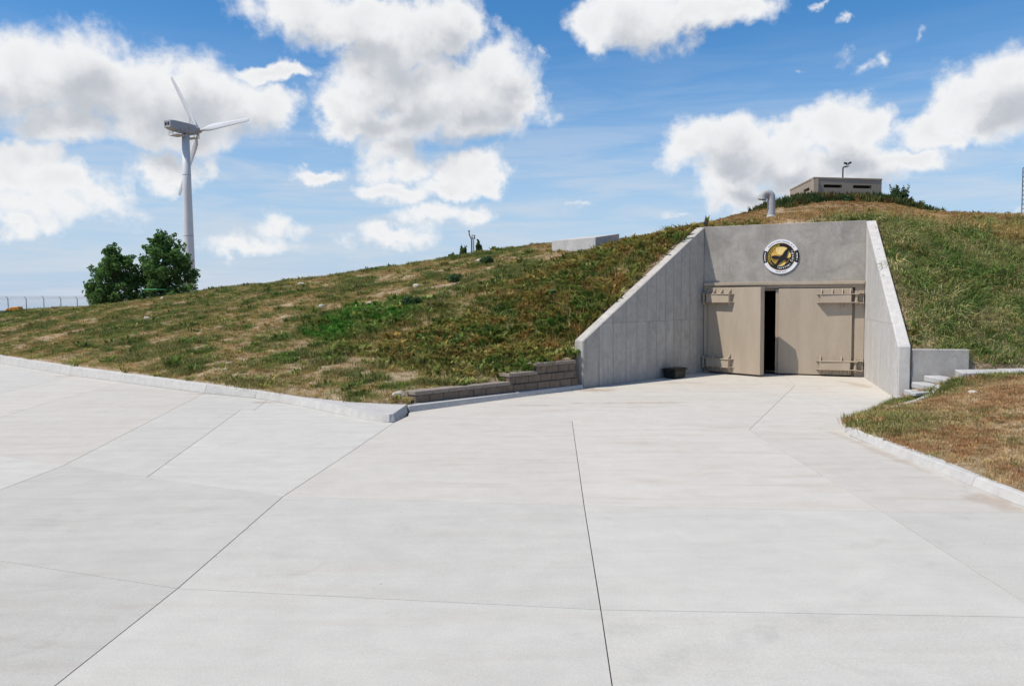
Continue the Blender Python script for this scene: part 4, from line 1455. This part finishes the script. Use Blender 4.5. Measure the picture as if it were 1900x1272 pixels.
# orange implement and pale trough at the far left
oi = empty('orange_bucket', (-29.35, 46.2, hz1(-29.35, 46.2) + .03), R(8))
tag(oi, 'orange loader bucket lying on the grass at far left', 'bucket')
MB().prism([(-.36, 0), (-.10, .27), (.30, .30), (.42, 0)], -.28, .28, 'y').build('shell', M['orange'], oi, bevel=.02)
MB().prism([(-.52, -.02), (-.28, .20), (-.22, .18), (-.36, -.02)], -.30, .30, 'y').build('side_plate', M['orange'], oi, bevel=.01)
MB().box(.24, .36, -.31, -.285, .02, .08).build('marker', M['white'], oi)
tg_ = empty('metal_trough', (-30.0, 45.4, hz1(-30.0, 45.4) + .02), R(3))
tag(tg_, 'long pale metal trough lying at the left edge of the hill', 'trough')
MB().add([(-.5, -.15, 0), (.5, -.15, 0), (.5, .15, 0), (-.5, .15, 0), (-.55, -.2, .16), (.55, -.2, .16), (.55, .2, .16), (-.55, .2, .16)], [(0, 3, 2, 1), (0, 1, 5, 4), (1, 2, 6, 5), (2, 3, 7, 6), (3, 0, 4, 7), (4, 5, 6, 7)]).build('tub', M['steel'], tg_)
MB().box(.55, 1.2, -.06, .06, .06, .12).build('drawbar', M['black'], tg_)

# ------------------------------------------------------------------ perimeter fence
fence = empty('perimeter_fence', (-80, 118, .2))
tag(fence, 'chain-link security fence with barbed wire arms at far left', 'fence')
M['wire'] = pm('fence_wire', (0.28, 0.30, 0.32), (0.24, 0.26, 0.28), 2, 0.6)
M['post'] = pm('fence_post', (0.10, 0.12, 0.14), (0.08, 0.10, 0.12), 2, 0.6)
f0, f1 = Vector((-80.5, 112.0)), Vector((-60.5, 142.0))
FD = (f1 - f0).normalized()
FL = (f1 - f0).length
npost = 12
post_me = None
H_ = 2.3
gz = lambda s: hz1(*(f0 + FD * s)) - .2
FZ = [gz(FL * i / (npost + 2)) for i in range(-4, npost + 3)]
for i in range(-4, npost + 3):
    s = FL * i / (npost + 2)
    p = f0 + FD * s
    if post_me is None:
        mb = MB().tube([(0, 0, -.4), (0, 0, H_)], .055, 7)
        mb.tube([(0, 0, H_), (-.22, -.14, H_ + .36)], .035, 6)
        post_me = mb.mesh('fence_post')
        post_me.materials.append(M['post'])
    link('post', post_me, None, fence, (p.x + 80, p.y - 118, FZ[i + 4]))
wm = MB()
n_w = 420
for i in range(n_w):
    for dr2 in (1, -1):
        s = -9.5 + (FL + 9.5) * i / n_w
        s2 = s + dr2 * H_
        if s2 < -9.5 or s2 > FL:
            continue
        a, b = f0 + FD * s, f0 + FD * s2
        za, zb2 = .25, .25
        v = Vector((-FD.y, FD.x)) * .004 + FD * .006
        k = len(wm.v)
        wm.v += [(a.x - v.x + 80, a.y - v.y - 118, za), (a.x + v.x + 80, a.y + v.y - 118, za), (b.x + v.x + 80, b.y + v.y - 118, zb2 + H_ - .1), (b.x - v.x + 80, b.y - v.y - 118, zb2 + H_ - .1)]
        wm.f.append((k, k + 1, k + 2, k + 3))
fa = wm.build('chain_link', M['wire'], fence)
fa['kind'] = 'stuff'
for k, (dx, dz) in enumerate(((0, H_), (-.08, H_ + .13), (-.15, H_ + .25), (-.21, H_ + .35))):
    a, b = f0 - FD * 9.5, f1
    MB().tube([(a.x + 80 + dx, a.y - 118 + dx * .6, .25 + dz), (b.x + 80 + dx, b.y - 118 + dx * .6, .25 + dz)], .012 if k else .025, 5).build('rail' if k == 0 else 'barbed_wire', M['wire'], fence)

# ------------------------------------------------------------------ lattice mast at the right edge
mx, my = 45.58, 70.0
mast = empty('lattice_mast', (mx, my, hz1(mx, my) - .2))
tag(mast, 'slim steel lattice radio mast cut off by the right edge', 'mast')
HM = 13.55 - mast.location.z
tri = [(-.26, -.12), (.26, -.12), (0, .33)]
for x, y in tri:
    MB().tube([(x, y, 0), (x, y, HM)], .03, 6).build('leg', M['post'], mast)
br = MB()
nz_ = int(HM / .40)
for i in range(nz_):
    z0, z1 = HM - i * .4, HM - (i + 1) * .4
    for j in range(3):
        a, b = tri[j], tri[(j + 1) % 3]
        br.tube([(a[0], a[1], z0), (b[0], b[1], z0)], .014, 4)
        if i % 2:
            a, b = b, a
        br.tube([(a[0], a[1], z0), (b[0], b[1], z1)], .011, 4)
br.build('bracing', M['post'], mast)
MB().tube([(.05, -.05, HM + .02), (.05, -.05, HM + .24)], .17, 14).build('radome', M['white'], mast, bevel=.02)
MB().tube([(.2, 0, HM), (.2, 0, HM + 2.6)], .02, 6).build('antenna', M['steel'], mast)
MB().box(-.02, .25, -.02, .02, HM + 1.25, HM + 1.3).build('antenna_arm', M['white'], mast)


# ------------------------------------------------------------------ stones
def stone_mesh(seed):
    r_ = random.Random(seed)
    bm = bmesh.new()
    bmesh.ops.create_icosphere(bm, subdivisions=2, radius=1)
    for v in bm.verts:
        k = 1 + .28 * math.sin(v.co.x * 3 + seed) * math.cos(v.co.y * 4 + seed * 2) + r_.uniform(-.1, .1)
        v.co *= k
        v.co.z *= .6
    me = bpy.data.meshes.new('stone')
    bm.to_mesh(me)
    bm.free()
    me.materials.append(M['rock'])
    return me


SM = [stone_mesh(i) for i in range(4)]
stones = [(-2.35, 15.95, .13, 'pale limestone lump beside the left end of block wall'),
          (-5.2, 40.6, .22, 'pale flat rock on the crest below the sky, middle of hill'),
          (-3.6, 29.6, .17, 'pale rock in the bare patch halfway up the hillside'),
          (-1.3, 33.5, .2, 'pale rock high in the bare soil left of vent block'),
          (-5.0, 27.6, .14, 'small pale rock just above the bright green patch'),
          (-6.9, 28.4, .13, 'small pale rock left above the bright green patch'),
          (-10.2, 38.0, .2, 'pale rock on the upper left hillside'),
          (-7.6, 20.9, .10, 'small pale rock in dry grass near left kerb'),
          (-5.6, 20.6, .08, 'tiny pale rock in dry grass above the corner kerb'),
          (-15.5, 33.2, .17, 'pale rock on the left slope below the crest'),
          (8.35, 14.1, .10, 'small white rock in the dry right verge below edging'),
          (-18.5, 41.5, .15, 'flat pale stone near the crest below the trees')]
for i, (x, y, s, lab) in enumerate(stones):
    z = bz1(x, y) if x > 5.4 and y < 16.2 else hz1(x, y)
    o = link('rock', SM[i % 4], None, None, (x, y, z + s * .2), (0, 0, i * 1.3))
    o.scale = (s, s * .8, s)
    tag(o, lab, 'rock', 'pale rocks on the grass')


# ------------------------------------------------------------------ grass and weeds
def tuft_mesh(name, n, h, w, spread, lean, seed, broad=False):
    r_ = random.Random(seed)
    V, Fc = [], []
    for i in range(n):
        a = r_.uniform(0, 6.283)
        rr = spread * math.sqrt(r_.random())
        bx_, by_ = rr * math.cos(a), rr * math.sin(a)
        d = a + r_.uniform(-.8, .8)
        L = h * r_.uniform(.55, 1.15)
        ln = lean * r_.uniform(.4, 1.3)
        dx, dy = math.cos(d), math.sin(d)
        sx, sy = -dy * w * .5, dx * w * .5
        k = len(V)
        mx_, mz_ = L * .5 * math.sin(ln * .6), L * .5 * math.cos(ln * .6)
        tx_, tz_ = mx_ + L * .5 * math.sin(min(ln * 1.5, 2.2)), mz_ + L * .5 * math.cos(min(ln * 1.5, 2.2))
        wm_ = 1.5 if broad else .85
        V += [(bx_ - sx * .7, by_ - sy * .7, -.02), (bx_ + sx * .7, by_ + sy * .7, -.02), (bx_ + dx * mx_ + sx * wm_, by_ + dy * mx_ + sy * wm_, mz_), (bx_ + dx * mx_ - sx * wm_, by_ + dy * mx_ - sy * wm_, mz_), (bx_ + dx * tx_, by_ + dy * tx_, max(tz_, .01))]
        Fc += [(k, k + 1, k + 2, k + 3), (k + 3, k + 2, k + 4)]
    me = bpy.data.meshes.new(name)
    me.from_pydata(V, [], Fc)
    me.materials.append(M['grass'])
    return me


def scatter(name, label, cat, pos, col, scl, nrm_tilt, tuft):
    """one stuff object: tufts instanced on points that carry their own colour, size and heading"""
    n = len(pos)
    me = bpy.data.meshes.new(name)
    me.vertices.add(n)
    me.vertices.foreach_set('co', np.asarray(pos, np.float32).ravel())
    a = me.attributes.new('col', 'FLOAT_COLOR', 'POINT')
    a.data.foreach_set('color', np.concatenate([col, np.ones((n, 1))], 1).astype(np.float32).ravel())
    a = me.attributes.new('scl', 'FLOAT', 'POINT')
    a.data.foreach_set('value', np.asarray(scl, np.float32))
    rot = np.zeros((n, 3), np.float32)
    rot[:, 0] = rng.normal(0, nrm_tilt, n)
    rot[:, 1] = rng.normal(0, nrm_tilt, n)
    rot[:, 2] = rng.uniform(0, 6.283, n)
    a = me.attributes.new('rot', 'FLOAT_VECTOR', 'POINT')
    a.data.foreach_set('vector', rot.ravel())
    o = link(name, me, M['grass'])
    tag(o, label, cat, kind='stuff')
    tob = bpy.data.objects.new(name + '_tuft', tuft)      # source mesh, not placed in the scene
    ng = bpy.data.node_groups.new(name + '_scatter', 'GeometryNodeTree')
    ng.interface.new_socket('Geometry', in_out='INPUT', socket_type='NodeSocketGeometry')
    ng.interface.new_socket('Geometry', in_out='OUTPUT', socket_type='NodeSocketGeometry')
    T = NT(ng)
    gi, go = T.n('NodeGroupInput'), T.n('NodeGroupOutput')
    iop = T.n('GeometryNodeInstanceOnPoints')
    oi_ = T.n('GeometryNodeObjectInfo')
    oi_.inputs['Object'].default_value = tob
    T.link(gi.outputs[0], iop.inputs['Points'])
    T.link(oi_.outputs['Geometry'], iop.inputs['Instance'])
    for nm, dt, sock in (('rot', 'FLOAT_VECTOR', 'Rotation'), ('scl', 'FLOAT', 'Scale')):
        at = T.n('GeometryNodeInputNamedAttribute', data_type=dt)
        at.inputs['Name'].default_value = nm
        T.link([s for s in at.outputs if s.enabled and s.name == 'Attribute'][0], iop.inputs[sock])
    T.link(iop.outputs[0], go.inputs[0])
    md = o.modifiers.new('scatter', 'NODES')
    md.node_group = ng
    return o


def sample(bound, zf, x0, x1, y0, y1, n):
    x = rng.uniform(x0, x1, n)
    y = rng.uniform(y0, y1, n)
    k = inside(x, y, bound)
    return x[k], y[k]


def mixc(a, b, t):
    t = np.clip(t, 0, 1)[:, None]
    return np.asarray(a)[None] * (1 - t) + np.asarray(b)[None] * t if np.ndim(a) == 1 else a * (1 - t) + np.asarray(b)[None] * t


def sst(x, a, b):
    t = np.clip((x - a) / (b - a), 0, 1)
    return t * t * (3 - 2 * t)


GREEN, LUSH, OLIVE, STRAW = (.12, .19, .045), (.080, .195, .038), (.22, .21, .075), (.48, .365, .18)


def left_weight(x, y):
    """how close to the weedy steep bank beside the left wing wall (0..1)"""
    d = (x - 5.5) * .72 - (y - 23.4) * .69       # distance right of the wing line
    d = -((x - PL.x) * LWo.x + (y - PL.y) * LWo.y)
    return d


def zones(x, y):
    """returns colour, keep probability, size and lushness for the hill"""
    n1, n2, n3 = fbm(x, y, .35, 1), fbm(x, y, .95, 2, 5), fbm(x, y, 2.6, 3)
    n4 = fbm(x, y, .16, 8)
    dl_ = (x - PL.x) * LWo.x + (y - PL.y) * LWo.y          # metres left of the left wing
    al_ = (x - PL.x) * LWn.x + (y - PL.y) * LWn.y
    zz = _hz(x, y)
    bank = sst(-dl_, -8.0, -4.0) * sst(-al_, -10.2, -7.2) * (x < 8)
    right = sst(x - 8.5, 0, 1.0) * sst(-zz - .35 * (n2 - .5), -4.7, -4.15) * sst(-y, -28, -25)
    top = sst(y + .55 * x, 30.5, 35) * sst(x, 0, 6)
    crest = sst(zz + .8 * (n2 - .5), 4.15, 4.5) * sst(x, -1, 3) * (1 - right)
    bank = bank * (1 - crest)
    # general thin turf
    dry = sst(n2 * .55 + n1 * .45, .40, .58)
    c = mixc(OLIVE, STRAW, dry * .85)
    c = mixc(c, GREEN, sst(n3 * .5 + n1 * .5, .44, .58) * .85)
    n5 = fbm(x, y, 1.9, 41)
    bare = sst(n2 * .35 + n3 * .25 + n5 * .28 + n4 * .12, .525, .61)
    keep = 1 - .93 * bare
    cl = fbm(x, y, 1.25, 51, 3)
    clump = sst(cl, .54, .64)
    c = mixc(c, (.085, .140, .045), clump * .7)
    c = mixc(c, (.34, .23, .115), sst(cl, .42, .30) * .55)
    keep = np.maximum(keep * (1 - .45 * sst(cl, .46, .34)), clump * .95)
    size = .66 + .4 * n3 + .55 * clump
    kd_ = sst(-(y + .87 * x - 12.0), -1.6, .2)            # strip along the kerb
    c = mixc(c, (.46, .38, .17), kd_ * .5)
    keep = np.maximum(keep, kd_ * .75)
    # bright green patch
    g_ = np.exp(-(((x + 4.6) / 1.75) ** 2 + ((y - 25.0) / 2.6) ** 2) ** 1.6 * .8) + .25 * (n2 - .5)
    g_ = g_ + .5 * (n3 - .5) + .35 * (n1 - .5)
    lush = sst(g_, .25, .75)
    c = mixc(c, LUSH, lush * (.55 + .5 * sst(n3, .35, .6)))
    keep = np.maximum(keep, lush)
    size = size + lush * .55
    # weedy bank by the left wing
    bcol = mixc(mixc((.25, .225, .08), (.115, .17, .05), sst(n2, .4, .6)), (.36, .21, .09), sst(n3, .50, .66) * .75)
    c = mixc(c * (1 - bank[:, None]) + bcol * bank[:, None], c.mean(0), 0 * bank)
    keep = np.maximum(keep * (1 - bank * .6), bank * (.75 + .25 * sst(n3, .35, .55)))
    size = size + bank * .55
    # grey-green lodged grass on the right bank
    rc = mixc(mixc((.19, .25, .085), (.10, .185, .05), sst(n2, .40, .58)), (.40, .38, .20), sst(n3, .50, .66) * .6)
    rc = mixc(rc, (.36, .23, .10), sst(n1 * .6 + n4 * .4, .56, .66) * .6)
    c = c * (1 - right[:, None]) + rc * right[:, None]
    keep = np.maximum(keep * (1 - right), right)
    size = size + right * .2
    # dry brown crown of the hill
    cc = mixc(mixc((.30, .20, .090), (.42, .30, .155), sst(n2, .4, .62)), (.19, .18, .065), sst(n3, .55, .7) * .6)
    c = c * (1 - crest[:, None]) + cc * crest[:, None]
    keep = keep * (1 - crest) + crest * (1 - .8 * sst(n2 * .7 + n3 * .3, .57, .64))
    size = size * (1 - .25 * crest)
    return c, keep, size, bank, right, crest, lush


x, y = sample(hill_bound, hz, -36, 33, 14.5, 50, 330000)
dist = np.hypot(x, y)
k = rng.random(len(x)) < np.clip(1.35 - dist / 60, .4, 1)
view = (np.abs(x) < .80 * y + 4)
x, y = x[k & view], y[k & view]
c, keep, size, bank, right, crest, lush = zones(x, y)
k = rng.random(len(x)) < keep
x, y, c, size, bank, right, lush, crest = x[k], y[k], c[k], size[k], bank[k], right[k], lush[k], crest[k]
# keep clear of built things standing in the slope
clear = ~(((x > 1.6) & (x < 4.8) & (y > 30.9) & (y < 36.2) & inside(x, y, [(3.32, 31.0), (4.67, 34.0), (3.05, 36.05), (1.7, 33.05)])) | inside(x, y, [(14.58, 38), (18.18, 38.7), (18.53, 42.9), (14.93, 42.2)]))
def seg_dist(x, y, segs):
    d = np.full(len(x), 9.)
    for (ax_, ay_), (bx_, by_) in segs:
        ux, uy = bx_ - ax_, by_ - ay_
        t = np.clip(((x - ax_) * ux + (y - ay_) * uy) / (ux * ux + uy * uy), 0, 1)
        d = np.minimum(d, np.hypot(x - ax_ - ux * t, y - ay_ - uy * t))
    return d


walls = [(tuple((PL + LWo * LT).xy), tuple(lw_out_end.xy)), (tuple((PR + RWo * RTK).xy), tuple(rw_out_end.xy)), (tuple((PL - PN * .33).xy), tuple((PR - PN * .33).xy)), ((8.56, 16.8), (9.64, 16.52)), ((-2.02, 15.8), (1.42, 18.98))]
clear &= seg_dist(x, y, walls) > np.where(bank > .4, rng.uniform(.07, .2, len(x)), rng.uniform(.02, .1, len(x)))
clear &= seg_dist(x, y, [((9.7, 16.44), (25, 16.9))]) > .12
x, y, c, size, bank, right, lush, crest = x[clear], y[clear], c[clear], size[clear], bank[clear], right[clear], lush[clear], crest[clear]
z = hz(x, y)
pk = rng.random(len(x))[:, None]
c = np.where(pk < .14, c * .45 + np.array([[.50, .40, .21]]) * .55, np.where(pk > .93, c * .5 + np.array([[.30, .16, .07]]) * .5, c))
c = c * np.array([[1.32, 1.22, 1.15]]) * rng.uniform(.7, 1.3, (len(x), 1)) * rng.uniform(.92, 1.08, (len(x), 3))
pos = np.stack([x, y, z], 1)
sc = size * rng.uniform(.7, 1.3, len(x))
isweed = (rng.random(len(x)) < .22 * bank + .10 * lush + .025)
islodge = (~isweed) & (rng.random(len(x)) < right * .8)
rest = ~(isweed | islodge)
scatter('turf_grass', 'thin dry and green turf covering the earth mound', 'grass', pos[rest], c[rest], sc[rest], .15, tuft_mesh('turf', 16, .105, .011, .10, .75, 1))
scatter('lodged_grass', 'long flattened grey-green grass on the bank right of the entrance', 'grass', pos[islodge], c[islodge], sc[islodge], .3, tuft_mesh('lodged', 14, .26, .012, .12, 1.35, 2))
cw = c[isweed] * np.array([.80, .95, .75])
scatter('bank_weeds', 'low broad-leaved weeds mixed into the mound turf', 'weeds', pos[isweed], cw, sc[isweed], .12, tuft_mesh('weeds', 15, .17, .030, .09, .8, 3, True))

# verge on the right
x, y = sample(berm_bound, bz, 5.4, 17, 5, 16.6, 40000)
k = (x < .80 * y + 3) & ((y < 15.40 + .02 * x) | (x < 9.0))
k &= ~((x > 7.9) & (y > 15.70) & (x < 9.4))
x, y = x[k], y[k]
n1, n2, n3 = fbm(x, y, 1.0, 21), fbm(x, y, 2.4, 22), fbm(x, y, 6, 23)
c = mixc(mixc((.38, .215, .105), (.50, .36, .19), sst(n2, .4, .62)), (.20, .21, .07), sst(n3 * .5 + n1 * .5, .52, .64) * .8)
edge_green = np.maximum(sst(-(x - 6.9) + .25 * (y - 12), -.2, 1.0) * sst(y, 10.4, 12.6), sst(y - (14.6 + .1 * (x - 8)), 0, .7))
c = mixc(c, (.15, .20, .05), edge_green * sst(n2, .3, .5) * .9)
bare = sst(n2 * .6 + n1 * .4 + .10 * np.exp(-((x - 8.6) ** 2 + ((y - 12.9) / 1.2) ** 2) / 1.6), .555, .66) * (1 - edge_green)
k = rng.random(len(x)) < 1 - .8 * bare
x, y, c, eg = x[k], y[k], c[k], edge_green[k]
pk = rng.random(len(x))[:, None]
c = np.where(pk < .2, c * .4 + np.array([[.52, .38, .20]]) * .6, np.where(pk > .9, c * .5 + np.array([[.16, .18, .055]]) * .5, c))
c = c * 1.22 * rng.uniform(.65, 1.3, (len(x), 1))
scatter('verge_grass', 'brown and green dry grass on the verge right of the drive', 'grass', np.stack([x, y, bz(x, y)], 1), c, (.62 + .55 * eg) * rng.uniform(.7, 1.3, len(x)), .15, tuft_mesh('verge', 18, .105, .009, .09, .7, 4))


# tall weeds round the bunker knoll
def knoll():
    n = 5200
    a = rng.uniform(0, 6.283, n)
    x = rng.uniform(11.0, 22.5, n)
    y = rng.uniform(35.6, 41.0, n)
    # a band just in front of and beside the bunker
    front = (y > 36.15 + .19 * (x - 14.6) + .5 * (fbm(x, y, .8, 31) - .5)) & (y < 37.95 + .19 * (x - 14.6)) & (x > 12.6) & (x < 19.6)
    side = (x < 14.5) & (x > 12.4) & (y > 37.0) & (rng.random(n) < .55)
    rgt = (x > 18.4) & (x < 21.0) & (y > 37.6) & (rng.random(n) < .5)
    k = (front | side | rgt)
    x, y = x[k], y[k]
    nn1 = fbm(x, y, .9, 33)
    c = mixc((.062, .105, .038), (.13, .145, .05), sst(nn1, .4, .62))
    c = mixc(c, (.25, .15, .065), sst(fbm(x, y, 1.3, 35), .56, .68) * .7)
    c = c * rng.uniform(.7, 1.25, (len(x), 1))
    scatter('knoll_weeds', 'tall dark weeds growing round the foot of the lookout bunker', 'weeds', np.stack([x, y, hz(x, y)], 1), c, rng.uniform(.6, 1.25, len(x)), .12, tuft_mesh('knoll', 14, .34, .030, .12, .45, 6, True))


knoll()


def weed_bush(x, y, h, w, lab, seed, mat='weed', spire=True, grp='tall weeds on the skyline'):
    r_ = random.Random(seed)
    o = empty('weed_bush', (x, y, hz1(x, y) - .03))
    tag(o, lab, 'weed', grp)
    st_ = MB()
    cents = []
    for i in range(5 if spire else 7):
        a = r_.uniform(0, 6.28)
        L = h * r_.uniform(.6, 1.0)
        tx, ty = w * .45 * math.cos(a) * r_.random(), w * .45 * math.sin(a) * r_.random()
        st_.tube([(tx * .2, ty * .2, 0), (tx * .6, ty * .6, L * .5), (tx, ty, L)], [.012, .009, .004], 4)
        m_ = 9
        for j in range(m_):
            t = .12 + .88 * j / (m_ - 1)
            rad = w * (.26 * (1.05 - t) + .03) if spire else w * .17 * r_.uniform(.7, 1.2)
            cents.append((tx * t + r_.uniform(-.03, .03), ty * t + r_.uniform(-.03, .03), L * t, rad))
    st_.build('stems', M['bark'], o)
    link('foliage', leaf_cloud(cents, int(1200 + 1800 * h), .050, seed, 1.0), M[mat], o)


for i, (x, y, h, w, lab) in enumerate([
        (18.75, 38.3, 1.0, .9, 'tall pointed dark weed against the right end of bunker'),
        (19.15, 38.6, 1.1, .9, 'tallest pointed weed just right of the bunker'),
        (19.6, 38.6, .85, .9, 'bushy weed second to the right of bunker'),
        (20.2, 38.9, .6, .7, 'low weed in dip right of the bunker weeds'),
        (20.75, 39.0, .62, .45, 'thin upright weed on skyline right of bunker'),
        (21.4, 39.2, .45, .35, 'small lone weed on right skyline past the bunker'),
        (22.0, 39.4, .38, .3, 'rightmost small weed on skyline beyond the bunker'),
        (15.4, 36.2, .38, .5, 'dark low bush on the sandy front of the knoll'),
        (12.6, 37.3, .35, .6, 'low weed on left shoulder of the knoll'),
        (-2.35, 38.3, .62, .55, 'weed bush at left foot of camera posts on crest'),
        (-1.55, 38.3, .72, .55, 'weed bush at right foot of camera posts on crest'),
        (-2.9, 38.6, .3, .5, 'small weed left of the camera post bushes'),
        (-.9, 38.2, .26, .4, 'small weed right of the camera post bushes')]):
    weed_bush(x, y, h, w, lab, 40 + i, 'weed_dark' if i in (7, 0, 1) else 'weed')
for i, (x, y, h, w, lab) in enumerate([(-2.2, 29.4, .26, .8, 'round dark bush in bare soil above the green patch'),
                                       (-.9, 32.2, .28, .8, 'dark bush high on the slope left of vent block'),
                                       (-3.3, 25.4, .30, .7, 'dark bush at right edge of the bright green patch'),
                                       (1.1, 22.2, .3, .6, 'dark clump on the weedy bank near the wing wall')]):
    weed_bush(x, y, h, w, lab, 70 + i, 'weed_dark', False, 'dark bushes on the mound')
